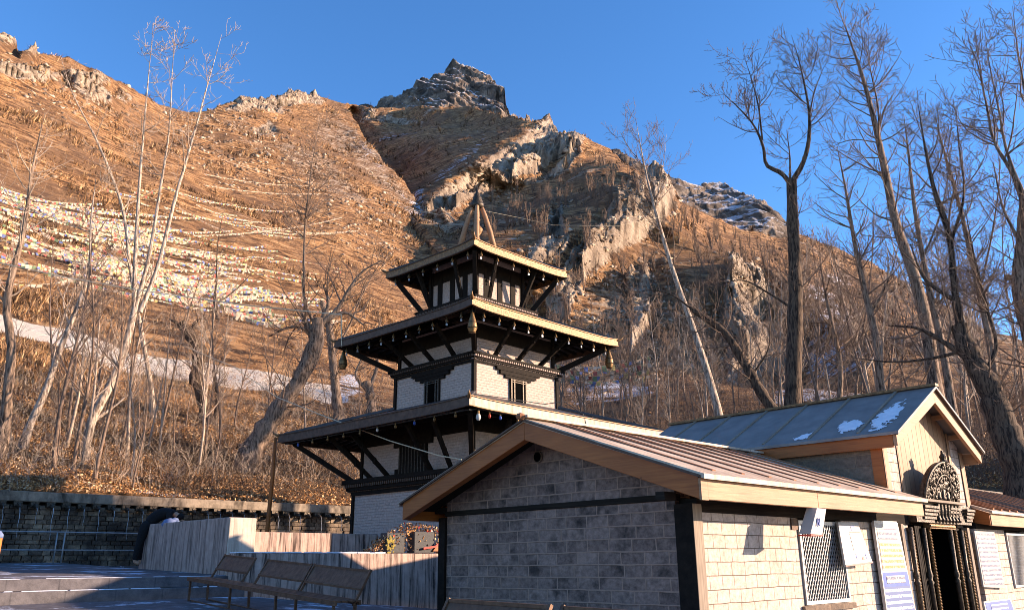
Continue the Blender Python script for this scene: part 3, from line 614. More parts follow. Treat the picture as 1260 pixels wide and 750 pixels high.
for x in np.arange(-.02, 3.5, .40):
    m = MB(); m.beam((x, RY-.06, RZ-sl*.06+.012), (x, HY0+.12, EZ+sl*.12+.008), .042, .018); part(hut, 'seam_cap', m, M['seam'])
    m = MB(); m.beam((x+.2, RY-.03, RZ-sl*.03+.006), (x+.2, HY0-.03, EZ-.02+.006), .008, .006); part(hut, 'standing_seam', m, M['seam_dk'])
m = MB(); m.beam((XR0-.01, RY, RZ+.012), (XR1, RY, RZ+.012), .13, .022); part(hut, 'ridge_cap', m, M['roof_metal']); m = MB(); m.blob((XR0-.03, RY, RZ+.01), (.05, .04, .035), 8); part(hut, 'ridge_end', m, M['seam'])
# bargeboards (front gable) and eave boards
for sg, ye in ((1, HY0+.02), (-1, HY1-.02)):
    m = MB(); zt = lambda y: RZ-sl*abs(y-RY)-.022
    m.prism_x([(ye, zt(ye)), (RY-sg*.001, zt(RY)), (RY-sg*.001, zt(RY)-.165), (ye, zt(ye)-.158)], -.38, -.30); part(hut, 'bargeboard', m, M['varnish'], bevel=.003)
    m = MB(); m.prism_x([(ye-sg*.03, zt(ye)+.004), (RY, zt(RY)+.013), (RY, zt(RY)-.004), (ye-sg*.03, zt(ye)-.014)], -.41, -.37); part(hut, 'bargeboard_trim', m, M['fascia_dk'])
m = MB(); m.box(-.298, 1.30, HY0, HY0+.04, EZ-.175, EZ-.022); m.box(1.303, 3.5, HY0, HY0+.04, EZ-.172, EZ-.022); part(hut, 'eave_board', m, M['pine'], bevel=.003)
m = MB(); m.box(-.382, -.30, HY0-.002, HY0+.018, EZ-.18, EZ-.03); part(hut, 'board_end', m, M['pine'])
m = MB(); m.box(-.298, 3.5, HY1-.04, HY1, EZ-.175, EZ-.022); part(hut, 'eave_board', m, M['varnish'])
m = MB()
for x in np.arange(0, 3.5, .5): m.box(x, x+.06, -.31, .05, 2.085, 2.14); m.box(x, x+.06, 2.9, 3.1, 2.085, 2.14)
part(hut, 'rafter', m, M['dark_wood'])
m = MB(); m.box(-.36, -.22, -.02, .06, 2.03, 2.09); m.prism_x([(-.3, uz(-.3)-.03), (RY, uz(RY)), (3.1, uz(3.1)-.03), (3.1, uz(3.1)-.05), (RY, uz(RY)-.02), (-.3, uz(-.3)-.05)], -.30, -.01); part(hut, 'soffit', m, M['dark_wood'])
grating(hut, 1.56, 2.38, 1.245, 1.94, .012)
m = MB(); m.box(1.45, 1.56, -.012, .0, 1.86, 1.955); part(hut, 'trim_plate', m, M['iron']); m = MB(); m.box(1.50, 2.45, -.03, .0, 1.19, 1.236); part(hut, 'window_sill', m, M['stone_shade'])
m = MB(); m.box(3.06, 3.13, -.03, .0, .6, 1.96); part(hut, 'dark_strip', m, M['dark_wood'])  # narrow dark upright strip on the side wall

# ------------------------------------------------------------------ gate house with the carved doorway
TY0, TU, TZE, TZR = -.2, 4.73, 2.90, 3.53
gate = sthing('gate_house', (4.73, 0, .6), 'tall narrow gate house of pale planks and stone with a steep blue grey tin roof', 'gate house')
ts = (TZR-TZE)/(TU-3.48)
def tz(x): return TZR - ts*abs(x-TU) - .05
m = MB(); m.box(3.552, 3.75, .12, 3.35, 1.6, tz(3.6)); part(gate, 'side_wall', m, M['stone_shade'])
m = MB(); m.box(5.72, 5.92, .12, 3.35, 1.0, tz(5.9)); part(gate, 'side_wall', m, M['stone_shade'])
for xa, xb in ((3.66, 3.93), (5.52, 5.8)):
    m = MB(); m.prism_y([(xa, 2.03), (xb, 2.03), (xb, tz(xb)-.0), (xa, tz(xa))], .005, .2); part(gate, 'stone_pier', m, M['stone_light'])
for xa, xb in ((3.545, 3.66), (5.8, 5.925)):
    m = MB(); m.box(xa, xb, -.01, .12, 2.1, tz(xa if xa < 4 else xb)-.01); part(gate, 'corner_post', m, M['pine_v'], bevel=.003)
m = MB(); m.box(3.542, 3.56, .0, .12, 2.1, 2.86); part(gate, 'post_shade_face', m, M['varnish'])  # browner sheet: shade on the side of this post put into colour
for xa, xb in ((3.93, 4.0), (5.45, 5.52)):
    m = MB(); m.box(xa, xb, -.006, .12, 2.03, tz(xa if xa < 4 else xb)-.01); part(gate, 'jamb', m, M['pine_v'])
m = MB(); m.prism_y([(4.0, 2.03), (5.45, 2.03), (5.45, tz(5.45)), (TU, tz(TU)), (4.0, tz(4.0))], .012, .12); part(gate, 'plank_gable', m, M['pine_v'])
def side_slope(x_e, z_e, y0, y1, t=.03): return MB().hexa([(x_e, y0, z_e-t), (TU, y0, TZR-t), (TU, y1, TZR-t), (x_e, y1, z_e-t)], [(x_e, y0, z_e), (TU, y0, TZR), (TU, y1, TZR), (x_e, y1, z_e)])
for xe in (3.44, 6.02): part(gate, 'roof', side_slope(xe, TZE-.02, TY0-.04, 3.5), M['roof_blue'])
for y in np.arange(.21, 3.5, .57):
    for xe in (3.5, 5.96):
        m = MB(); m.beam((xe-.02*(1 if xe < TU else -1)*0, y, TZE+.010), (TU, y, TZR+.010), .03, .022); part(gate, 'seam_cap', m, M['post_lit'])
m = MB(); m.beam((TU, TY0-.05, TZR+.012), (TU, 3.53, TZR+.012), .10, .03); part(gate, 'ridge_cap', m, M['gilt'])
for sg, xe in ((-1, 3.48), (1, 5.98)):
    m = MB(); zt = lambda x: TZR-ts*abs(x-TU)-.028
    m.prism_y([(xe, zt(xe)), (TU, zt(TU)), (TU, zt(TU)-.165), (xe, zt(xe)-.14)], TY0, TY0+.04); part(gate, 'bargeboard', m, M['pine'], bevel=.003)
    m = MB(); m.prism_y([(xe+sg*.03, zt(xe)-.01), (TU, zt(TU)+.014), (TU, zt(TU)-.002), (xe+sg*.03, zt(xe)-.03)], TY0-.03, TY0+.01); part(gate, 'bargeboard_trim', m, M['fascia_dk'])
m = MB(); m.box(3.478, 3.51, TY0+.042, 3.45, TZE-.175, TZE-.045); part(gate, 'eave_board', m, M['varnish'], bevel=.003)
m = MB(); m.box(5.95, 5.98, TY0+.042, 3.45, TZE-.175, TZE-.045); part(gate, 'eave_board', m, M['pine'], bevel=.003)
for x in (3.9, 4.3, 4.73, 5.16, 5.56):
    m = MB(); m.box(x-.03, x+.03, TY0+.04, .02, tz(x)-.06 if abs(x-TU) > .1 else tz(x)-.08, tz(x)-.01); part(gate, 'purlin', m, M['pine'])
# old snow on the left slope: a thin sheet with a frayed edge, and crumbs round it
def roof_snow():
    rr = np.random.default_rng(4); zs = lambda x: TZR-ts*(TU-x); gx = np.arange(3.5, 4.66, .0125); gy = np.arange(-.17, 1.5, .0125); GX, GY = np.meshgrid(gx, gy)
    n_ = vnoise(np.stack([GX*6, GY*6, GX*0], -1), 5)*.30+vnoise(np.stack([GX*19, GY*19, GX*0], -1), 6)*.26+vnoise(np.stack([GX*50, GY*50, GX*0], -1), 7)*.22
    def el(cx, cy, rx, ry, sh=0): return 1-np.hypot((GX-cx-sh*(GY-cy))/rx, (GY-cy)/ry)
    f = np.maximum.reduce([el(3.92, .03, .44, .15, -.12), el(3.70, .42, .24, .17)*.75, el(3.60, .86, .10, .14)*.4])+n_*.8
    on = (f > .12); on &= ~((np.abs(GY-.21) < .022) | (np.abs(GY-.78) < .022)); h = np.clip((f-.12)*.03, .001, .012)
    idx = -np.ones(GX.shape, int); V_ = []; F_ = []
    q = on[:-1, :-1] & on[1:, :-1] & on[:-1, 1:] & on[1:, 1:]
    need = np.zeros(GX.shape, bool); need[:-1, :-1] |= q; need[1:, :-1] |= q; need[:-1, 1:] |= q; need[1:, 1:] |= q
    idx[need] = np.arange(need.sum()); V_ = np.stack([GX[need], GY[need], zs(GX[need])+.004+h[need]], -1)
    a, b = np.nonzero(q); F_ = np.stack([idx[a, b], idx[a, b+1], idx[a+1, b+1], idx[a+1, b]], -1); return V_, F_
v_, f_ = roof_snow(); sp_ = sthing('snow_patch', (4, .4, 3.1), 'melting patch of old snow on the gate house roof near the front gable', 'snow'); link_mesh('snow_sheet', np_mesh('snow_sheet', v_-np.array([4, .4, 3.1]), f_, M['snow'], smooth=True), sp_)

# right hand hut
h2 = sthing('stone_hut', (6.2, 0, .4), 'second low stone hut right of the gate house, cut off by the picture edge', 'hut')
m = MB(); m.box(5.93, 7.0, .002, .2, .2, 1.96); m.box(7.85, 12, .002, .2, .2, 1.96); m.box(7.0, 7.85, .002, .2, .2, 1.24); part(h2, 'side_wall', m, M['stone_light'])
m = MB(); m.box(5.93, 12, -.02, .2, 1.962, 2.06); m.box(6.95, 7.9, .06, .25, 1.2, 1.98); part(h2, 'plate_and_dark_back', m, M['dark_wood'])  # second box: dark board standing for the unlit room behind this grating
part(h2, 'roof', MB().hexa([(5.9, -.24, 2.13), (12, -.24, 2.13), (12, 1.5, 2.73), (5.9, 1.5, 2.73)], [(5.9, -.24, 2.16), (12, -.24, 2.16), (12, 1.5, 2.76), (5.9, 1.5, 2.76)]), M['roof_metal'])
for x in np.arange(6.1, 12, .3):
    m = MB(); m.beam((x, 1.45, 2.755), (x, -.2, 2.187), .04, .026); part(h2, 'seam_cap', m, M['seam'] if int(x*10) % 2 else M['seam_dk'])
m = MB(); m.box(5.95, 12, -.2, -.16, 1.99, 2.135); part(h2, 'eave_board', m, M['pine'], bevel=.003)
m = MB(); m.prism_x([(-.19, 2.135), (.0, 2.21), (.0, 2.03), (-.19, 1.99)], 5.93, 5.948); part(h2, 'bargeboard', m, M['varnish'])
grating(h2, 7.02, 7.84, 1.25, 1.93, .01)
m = MB(); m.box(5.93, 12, 2.7, 2.9, .4, 2.6); part(h2, 'rear_wall', m, M['stone_shade'])
# dark flat-roofed shed behind on the right
sh = sthing('shed', (16, 4, 1.5), 'long low shed with a dark blue sheet roof behind the right hut', 'shed')
m = MB(); m.hexa([(14.5, 3, 3.02), (24, 3, 3.12), (24, 7, 3.1), (14.5, 7, 3.0)], [(14.5, 3, 3.12), (24, 3, 3.22), (24, 7, 3.52), (14.5, 7, 3.42)]); part(sh, 'roof', m, M['roof_blue'])
m = MB(); m.box(14.8, 23.8, 3.2, 6.8, -.2, 3.03); part(sh, 'wall', m, M['stone_dark'])
m = MB(); m.box(14.48, 24, 2.96, 2.99, 2.98, 3.13); part(sh, 'eave_board', m, M['fascia_dk'])

# unseen wall added behind the gate house to shade the retaining wall
cw = sthing('shade_wall', (8.0, 5.0, 1), 'unseen stone wall added behind the gate house to shade the retaining wall', 'wall')
m = MB()
a_, b_ = np.array([3.7, 12.1, 0])-C0, np.array([4.3, 15.6, 0])-C0; a_, b_ = (a_@U, a_@V), (b_@U, b_@V)
m.beam((a_[0], a_[1], 1.85), (b_[0], b_[1], 1.85), .25, 2.3); part(cw, 'shaft', m, M['stone_shade'])
# carved doorway
dw = sthing('carved_doorway', (4.74, 0, .5), 'black and gilt carved temple doorway under a crowning bronze tympanum', 'doorway')
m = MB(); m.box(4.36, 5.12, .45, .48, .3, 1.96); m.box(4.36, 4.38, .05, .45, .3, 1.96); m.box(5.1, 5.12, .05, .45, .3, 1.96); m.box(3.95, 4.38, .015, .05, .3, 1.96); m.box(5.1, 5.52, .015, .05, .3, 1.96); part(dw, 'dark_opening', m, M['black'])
def bead_post(x, y, r, z0, z1, mat, nm):
    m = MB(); pr = []; z = z0; i = 0
    while z < z1: pr.append((r*(1.25 if i % 2 else .7), z)); z += .016; i += 1
    m.lathe(pr, (x, y, 0), 8); return part(dw, nm, m, mat)
for x, y, r, mt in ((4.36, -.05, .022, 'brass'), (3.97, -.02, .018, 'brass'), (5.12, -.05, .022, 'brass'), (5.47, -.03, .022, 'brass')):
    bead_post(x, y, r, .4, 1.93, M[mt], 'beaded_column')
for x in (4.25, 5.02, 5.36, 3.9):
    m = MB(); m.lathe([(.026, .4), (.026, 1.35), (.036, 1.37), (.02, 1.40), (.034, 1.44), (.022, 1.5), (.03, 1.93)], (x, -.03, 0), 10); part(dw, 'turned_column', m, M['bronze'], smooth=True)
for i in range(4):
    m = MB(); a = 4.02+i*.075; m.box(a, a+.035, -.035+.012*i, .02, .3, 1.95); part(dw, 'jamb', m, M['black_wood']); m = MB(); a = 5.16+i*.07; m.box(a, a+.035, -.035+.012*i, .02, .3, 1.95); part(dw, 'jamb', m, M['black_wood'])
m = MB(); m.box(3.64, 3.70, -.05, .02, .3, 1.96); m.box(5.53, 5.6, -.05, .02, .3, 1.96); part(dw, 'outer_jamb', m, M['post_lit'])
m = MB(); m.box(4.36, 5.10, -.07, .0, 1.93, 1.985); part(dw, 'lintel', m, M['gilt'])
m = MB()
for i in range(24): m.blob((4.375+i*.03, -.075, 1.955), (.012, .012, .018), 5)
part(dw, 'lintel_beading', m, M['brass'])
for q in ((4.12, 4.46), (4.86, 5.12), (5.36, 5.55)):
    for j in range(4): m = MB(); m.box(q[0]-.012*j, q[1]+.012*j, -.12-.012*j, -.101, 2.02+.038*j, 2.05+.038*j); part(dw, 'cornice_block', m, M['bronze'], bevel=.004)
m = MB(); m.box(3.95, 5.56, -.10, .0, 1.987, 2.20); part(dw, 'cornice', m, M['bronze'])
m = MB()
for i in range(7): m.lathe([(.018, 2.0), (.03, 2.02), (.016, 2.06), (.026, 2.12), (.03, 2.19)], (4.5+.1*i, -.125, 0), 8)
part(dw, 'baluster', m, M['bronze'])
m = MB(); m.box(4.02, 5.2, -.19, .0, 2.20, 2.225); part(dw, 'shelf', m, M['post_lit'])
# tympanum: a half-oval plate leaning outwards, covered with raised figures and scrolls
def tymp(s_, h_):  # s_ -1..1 across, h_ 0..1 up -> point on the plate
    return (4.60+s_*.50, -.13-.10*h_, 2.225+h_*.42)
ty = sthing('tympanum', (4.6, -.13, 2.2), 'half oval blackened bronze tympanum crowded with raised figures above the doorway', 'door ornament')
N = 34; out = [(math.cos(math.pi*i/N), math.sin(math.pi*i/N)**.85) for i in range(N+1)]
m = MB(); fr_ = [tymp(a, b) for a, b in out]; bk = [(x, y+.04, z) for x, y, z in fr_]; n = len(fr_)
m.add(fr_+bk, [tuple(range(n-1, -1, -1)), tuple(range(n, 2*n))]+[(i, (i+1) % n, (i+1) % n+n, i+n) for i in range(n)]); part(ty, 'plate', m, M['bronze'])
m = MB(); m.tube([tuple(np.array(tymp(a*.98, b*.98))+(0, -.015, 0)) for a, b in out], .018, 6); m.tube([tuple(np.array(tymp(a*.5, b*.66))+(0, -.02, 0)) for a, b in out], .014, 6); part(ty, 'rim', m, M['bronze'], smooth=True)
m = MB(); rg = np.random.default_rng(3)
for i in range(420):
    a = rg.uniform(-1, 1); b = rg.uniform(0, 1)
    if a*a+b**2.3 > .93 or abs(math.hypot(a/.5, b/.66)-1) < .10: continue
    p = np.array(tymp(a, b)); q = rg.uniform(.008, .022); m.blob(p+(0, -.018, 0), (q, .02, q*rg.uniform(1, 2.2)), 5)
for i in range(60):  # scrolls
    a = rg.uniform(-.85, .85); b = rg.uniform(.05, .9)
    if a*a+b**2.3 > .8: continue
    c = np.array(tymp(a, b)); th = rg.uniform(0, 6); m.tube([c+(.028*math.cos(th+t_q)*(1-t_q/8), -.028, .028*math.sin(th+t_q)*(1-t_q/8)) for t_q in np.linspace(0, 5, 8)], .005, 4)
part(ty, 'relief', m, M['bronze'], smooth=True)
m = MB()
for a, hh, rr in ((0, .62, .16), (-.28, .42, .10), (.28, .42, .10)):   # deities standing in the middle
    c = tymp(a*.9, .02); m.lathe([(.04, 0), (.03, .03), (.035, .10*hh/.62), (.02, .15*hh/.62), (.028, .19*hh/.62), (.008, .25*hh/.62)], (c[0], c[1]-.03, c[2]), 8)
part(ty, 'figures', m, M['bronze'], smooth=True)
m = MB(); c = tymp(0, 1)
m.lathe([(.035, -.03), (.05, .0), (.03, .03), (.042, .06), (.02, .09), (.012, .13)], (c[0], c[1]+.0, c[2]), 8)
for dx in (-.05, -.03, .03, .05): m.beam((c[0]+dx*.5, c[1], c[2]+.02), (c[0]+dx, c[1]-.01, c[2]+.11), .014, .014)
part(ty, 'finial', m, M['bronze'])

# signs on the wall
def board(name, label, cat, corners, mat, group=None, t=.02, frame=None):
    # corners: bottom-left, bottom-right, top-right, top-left in site coordinates
    c = [np.array(q, float) for q in corners]; n = np.cross(c[1]-c[0], c[3]-c[0]); n /= np.linalg.norm(n)
    base = tuple(sum(c)/4); o = sthing(name, base, label, cat, group)
    m = MB(); m.add([tuple(q) for q in c]+[tuple(q-n*t) for q in c], [(0, 1, 2, 3), (7, 6, 5, 4), (0, 4, 5, 1), (1, 5, 6, 2), (2, 6, 7, 3), (3, 7, 4, 0)])
    part(o, 'panel', m, mat); 
    if frame:
        m = MB()
        for i in range(4): m.beam(c[i]-n*t*.4, c[(i+1) % 4]-n*t*.4, .02, .03)
        part(o, 'frame', m, frame)
    return o, c, n
def strip(o, c, n, nm, s0, s1, t0, t1, mat, off=.003):
    def q(s_, t_): a = c[0]*(1-s_)+c[1]*s_; b = c[3]*(1-s_)+c[2]*s_; return a*(1-t_)+b*t_+n*off
    m = MB(); a = [q(s0, t0), q(s1, t0), q(s1, t1), q(s0, t1)]; m.add(a+[x-n*.002 for x in a], [(0, 1, 2, 3), (7, 6, 5, 4), (0, 4, 5, 1), (1, 5, 6, 2), (2, 6, 7, 3), (3, 7, 4, 0)]); return part(o, nm, m, mat)
o, c, n = board('notice_board', 'white tilted notice board with a red lower edge between the grating and the large board', 'sign', [(2.14, -.12, 1.55), (2.70, -.12, 1.577), (2.64, -.05, 1.95), (2.24, -.05, 1.94)], M['white'])
strip(o, c, n, 'print', .42, .9, .3, .72, M['sign_red']); strip(o, c, n, 'red_rule', .45, .92, .74, .77, M['red']); strip(o, c, n, 'red_edge', 0, 1, 0, .035, M['red'])
strip(o, c, n, 'emblem', .55, .75, .80, .90, M['blue']); strip(o, c, n, 'blue_mark', .45, .58, .12, .25, M['blue']); strip(o, c, n, 'red_mark', .66, .74, .10, .18, M['red']); strip(o, c, n, 'blue_mark', .82, .95, .12, .26, M['blue'])
o, c, n = board('information_board', 'tall framed board with orange and white lettering left of the carved doorway', 'sign', [(3.0, -.06, .95), (3.68, -.06, .95), (3.54, -.05, 1.965), (3.0, -.05, 1.96)], M['marble'], frame=M['galv'])
strip(o, c, n, 'heading', .08, .92, .84, .94, M['sign_white']); strip(o, c, n, 'orange_text', .08, .95, .55, .82, M['sign_orange']); strip(o, c, n, 'blue_text', .0, 1, .0, .40, M['sign_blue']); strip(o, c, n, 'blue_band', .0, 1, .40, .53, M['blue'], .004)
strip(o, c, n, 'band_text', .15, .85, .43, .50, M['sign_white'], .007)
o, c, n = board('marble_plaque', 'white marble plaque with rows of cut lettering right of the doorway', 'plaque', [(5.76, -.05, 1.29), (6.50, -.05, 1.26), (6.50, -.04, 1.93), (5.79, -.04, 1.93)], M['marble']); strip(o, c, n, 'inscription', .05, .95, .05, .96, M['sign_white'])
o, c, n = board('name_board', 'small blue board with white lettering below the marble plaque', 'sign', [(5.7, -.05, .98), (6.72, -.05, .98), (6.66, -.04, 1.135), (5.7, -.04, 1.13)], M['white']); strip(o, c, n, 'blue_field', .04, .96, .02, .9, M['blue']); strip(o, c, n, 'lettering', .2, .8, .3, .72, M['sign_blue'], .006)
hb = sthing('hanging_lantern', (1.25, -.36, 1.9), 'small white box lamp with a red rim hanging under the eave by the grating', 'lamp')
m = MB(); m.hexa([(1.07, -.37, 1.805), (1.27, -.37, 1.80), (1.27, -.27, 1.81), (1.07, -.27, 1.81)], [(1.19, -.39, 2.01), (1.35, -.39, 2.01), (1.35, -.30, 2.02), (1.19, -.30, 2.02)]); part(hb, 'body', m, M['white'], bevel=.004)
m = MB(); m.box(1.065, 1.275, -.376, -.262, 1.792, 1.803); part(hb, 'rim', m, M['red'])
m = MB()
for a, b in (((1.17, 1.87), (1.185, 1.93)), ((1.185, 1.93), (1.205, 1.87)), ((1.205, 1.87), (1.22, 1.93))): m.beam((a[0], -.384, a[1]), (b[0], -.387, b[1]), .008, .006)
part(hb, 'mark', m, M['blue'])

# ------------------------------------------------------------------ pagoda
pag = thing('pagoda', PF(0, 0, 1.6), PROT, 'three tiered temple pagoda with whitewashed walls, black timber and gilded eaves', 'pagoda'); BASE[pag.name] = (0, 0, 1.6)
def rot4(k, x, y): return [(x, y), (-y, x), (-x, -y), (y, -x)][k % 4]
def F4(k, a, d, z): x, y = rot4(k, a, -d); return (x, y, z)     # a along the face, d outward, face 0 looks to -y (right), face 3 to -x (left)
def boxf(m, k, a0, a1, d0, d1, z0, z1):
    m.hexa([F4(k, a0, d1, z0), F4(k, a1, d1, z0), F4(k, a1, d0, z0), F4(k, a0, d0, z0)], [F4(k, a0, d1, z1), F4(k, a1, d1, z1), F4(k, a1, d0, z1), F4(k, a0, d0, z1)])
def roof(de, ze, di, zi, fh, lift, f_lit, name, f_shade):
    n, T_ = 25, 8
    def zz(a, t): return ze+(zi-ze)*(t**1.12)+lift*abs(a)**7*(1-t)**3
    for k in range(4):
        m = MB(); top = []; bot = []
        for t in np.linspace(0, 1, T_):
            w_ = de+(di-de)*t
            for a in np.linspace(-1, 1, n): top.append(F4(k, a*w_, w_, zz(a, t))); bot.append(F4(k, a*w_*.999, w_, zz(a, t)-.035))
        q = lambda i, j: i*n+j; N_ = n*T_
        m.add(top+bot, [(q(i, j), q(i, j+1), q(i+1, j+1), q(i+1, j)) for i in range(T_-1) for j in range(n-1)]+[(N_+q(i+1, j), N_+q(i+1, j+1), N_+q(i, j+1), N_+q(i, j)) for i in range(T_-1) for j in range(n-1)])
        part(pag, 'roof', m, M['pag_roof'], smooth=False)
        # fascia with a lip above and below; sunlit face coloured brighter, shaded faces darker
        m = MB(); A = np.linspace(-1, 1, n)
        def st_(d0, d1, z0, z1):
            for j in range(n-1):
                a0, a1 = A[j], A[j+1]; w0, w1 = de+d0, de+d1; za, zb = zz(a0, 0), zz(a1, 0)
                m.hexa([F4(k, a0*w1, w1, za+z0), F4(k, a1*w1, w1, zb+z0), F4(k, a1*w0, w0, zb+z0), F4(k, a0*w0, w0, za+z0)], [F4(k, a0*w1, w1, za+z1), F4(k, a1*w1, w1, zb+z1), F4(k, a1*w0, w0, zb+z1), F4(k, a0*w0, w0, za+z1)])
        st_(-.03, .0, -fh, .004); part(pag, 'fascia', m, f_lit if k == 0 else f_shade)
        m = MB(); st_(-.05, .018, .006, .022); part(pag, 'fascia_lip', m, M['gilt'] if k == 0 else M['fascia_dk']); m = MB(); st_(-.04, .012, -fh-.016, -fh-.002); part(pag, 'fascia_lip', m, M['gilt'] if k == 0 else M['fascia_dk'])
        # rafters fanning under the slope and an eave purlin
        m = MB(); nr = int(de*9)
        for a in np.linspace(-.93, .93, nr):
            m.beam(F4(k, a*(de-.06), de-.06, zz(a, 0)-.075), F4(k, a*di*.9, di*.95, zi-.09), .03, .05)
        part(pag, 'rafter', m, M['black_wood'])
        m = MB(); m.beam(F4(k, -(de*.72), de*.72, ze+(zi-ze)*.22-.13), F4(k, de*.72, de*.72, ze+(zi-ze)*.22-.13), .06, .07); part(pag, 'purlin', m, M['black_wood'])
        c = F4(k, -de, de, zz(1, 0)); s_ = np.array([c[0], c[1]])/math.hypot(c[0], c[1])
        m = MB(); m.tube([(c[0]-s_[0]*.06, c[1]-s_[1]*.06, c[2]-.03), (c[0]+s_[0]*.03, c[1]+s_[1]*.03, c[2]), (c[0]+s_[0]*.09, c[1]+s_[1]*.09, c[2]+.03), (c[0]+s_[0]*.12, c[1]+s_[1]*.12, c[2]+.075)], [.035, .03, .018, .004], 6); part(pag, 'eave_horn', m, M['gilt'])
        m = MB(); m.beam((c[0]*.97, c[1]*.97, c[2]+.02), (c[0]*di/de, c[1]*di/de, zi+.03), .06, .05); part(pag, 'hip_ridge', m, M['pag_roof'])
def cornice(s, z0, z1, out, nd):
    for k in range(4):
        m = MB(); h = (z1-z0)
        boxf(m, k, -s-.02, s+.02, s-.05, s+.03, z0, z0+h*.22); boxf(m, k, -s-out*.6, s+out*.6, s-.05, s+out*.6, z0+h*.3, z0+h*.5); boxf(m, k, -s-out, s+out, s-.05, s+out, z0+h*.72, z1)
        part(pag, 'cornice', m, M['black_wood'])
        m = MB()
        for a in np.linspace(-s-out*.4, s+out*.4, nd): boxf(m, k, a-.014, a+.014, s, s+out*.9, z0+h*.51, z0+h*.71)
        part(pag, 'dentils', m, M['plaster'] if k == 0 else M['fascia_dk']); m = MB()  # dentils and beading pale on the sunlit face only, sun painted in
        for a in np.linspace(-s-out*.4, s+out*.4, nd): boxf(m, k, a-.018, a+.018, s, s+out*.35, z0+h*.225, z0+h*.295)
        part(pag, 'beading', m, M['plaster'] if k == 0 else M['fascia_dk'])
def wallbox(s, z0, z1, nm='wall'):
    m = MB(); m.box(-s, s, -s, s, z0, z1); part(pag, nm, m, M['plaster'])
    for k in range(4):
        m = MB(); x, y = rot4(k, -s, -s); m.box(x-.035, x+.035, y-.035, y+.035, z0, z1); part(pag, 'corner_post', m, M['black_wood'])
wallbox(1.68, 1.3, 2.90); cornice(1.70, 2.88, 3.17, .16, 60)
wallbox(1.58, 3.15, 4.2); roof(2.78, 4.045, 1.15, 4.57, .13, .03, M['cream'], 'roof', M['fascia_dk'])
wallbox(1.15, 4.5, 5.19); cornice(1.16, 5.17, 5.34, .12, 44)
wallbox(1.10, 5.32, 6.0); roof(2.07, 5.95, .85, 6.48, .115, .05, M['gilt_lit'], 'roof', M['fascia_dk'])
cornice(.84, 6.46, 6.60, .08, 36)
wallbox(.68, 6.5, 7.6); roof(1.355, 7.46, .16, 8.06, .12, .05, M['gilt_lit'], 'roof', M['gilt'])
# dark timber panels between the white fields
for k in range(4):
    m = MB()
    # lower tier: stepped carved window in the middle
    for a, z0, z1, d in ((.50, 3.17, 3.30, .05), (.40, 3.30, 3.70, .04), (.55, 3.70, 3.86, .05), (.70, 3.86, 4.1, .05)): boxf(m, k, -a, a, 1.5, 1.58+d, z0, z1)
    boxf(m, k, -1.6, 1.6, 1.5, 1.60, 3.80, 4.1)
    # middle tier: window with long stepped lintel
    for a, z0, z1, d in ((.22, 4.5, 5.0, .03), (.36, 4.98, 5.04, .04), (.50, 5.04, 5.11, .05), (.60, 5.11, 5.17, .06)): boxf(m, k, -a, a, 1.1, 1.15+d, z0, z1)
    boxf(m, k, -1.12, 1.12, 1.05, 1.115, 5.66, 5.95)
    for a in (-.66, .66): boxf(m, k, a-.03, a+.03, .6, .70, 6.6, 7.3)
    for a in (-.38, 0, .38): boxf(m, k, a-.07, a+.07, .6, .695, 6.6, 7.3)
    boxf(m, k, -.70, .70, .6, .69, 7.16, 7.45)
    part(pag, 'timber_panel', m, M['black_wood'])
    f = MB()
    for a in (-.20, -.12, .12, .2): boxf(f, k, a-.014, a+.014, 1.18, 1.20, 4.5, 4.98)
    for z0 in (4.93, 4.97): boxf(f, k, -.22, .22, 1.18, 1.205, z0-.012, z0)
    wn = part(pag, 'window', f, M['bronze'])
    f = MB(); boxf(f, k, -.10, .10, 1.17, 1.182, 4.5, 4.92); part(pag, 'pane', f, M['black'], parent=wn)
    f = MB()
    for a in np.linspace(-.36, .36, 9): boxf(f, k, a-.012, a+.012, 1.62, 1.635, 3.2, 3.7)
    part(pag, 'lattice', f, M['bronze'])
    # struts
    for a, s0, z0, d1, z1, fan in [(q, 1.70, 3.17, 2.42, 3.92, .30) for q in (-1.15, -.0+.62, -.62, 1.15)]+[(q, 1.17, 5.34, 1.80, 5.84, .25) for q in (-.62, 0, .62)]+[(q, .86, 6.60, 1.16, 7.36, .25) for q in (-.45, .45)]:
        m = MB(); p0 = F4(k, a, s0-.03, z0); p1 = F4(k, a*(1+fan), d1, z1); m.beam(p0, p1, .06, .075)
        pm = (np.array(p0)*.62+np.array(p1)*.38); m.blob(pm+(0, 0, .0), (.05, .05, .07)); m.blob(np.array(p0)*.8+np.array(p1)*.2, (.045, .045, .05)); m.blob(np.array(p0)*.3+np.array(p1)*.7, (.045, .045, .06))
        part(pag, 'strut', m, M['black_wood'])
for k in range(4):
    for s0, z0, d1, z1 in ((1.72, 3.17, 2.55, 3.90), (1.18, 5.34, 1.92, 5.83), (.80, 6.60, 1.22, 7.34)):
        m = MB(); p0 = F4(k, -s0, s0, z0); p1 = F4(k, -d1, d1, z1); m.beam(p0, p1, .08, .10); part(pag, 'corner_strut', m, M['black_wood'])
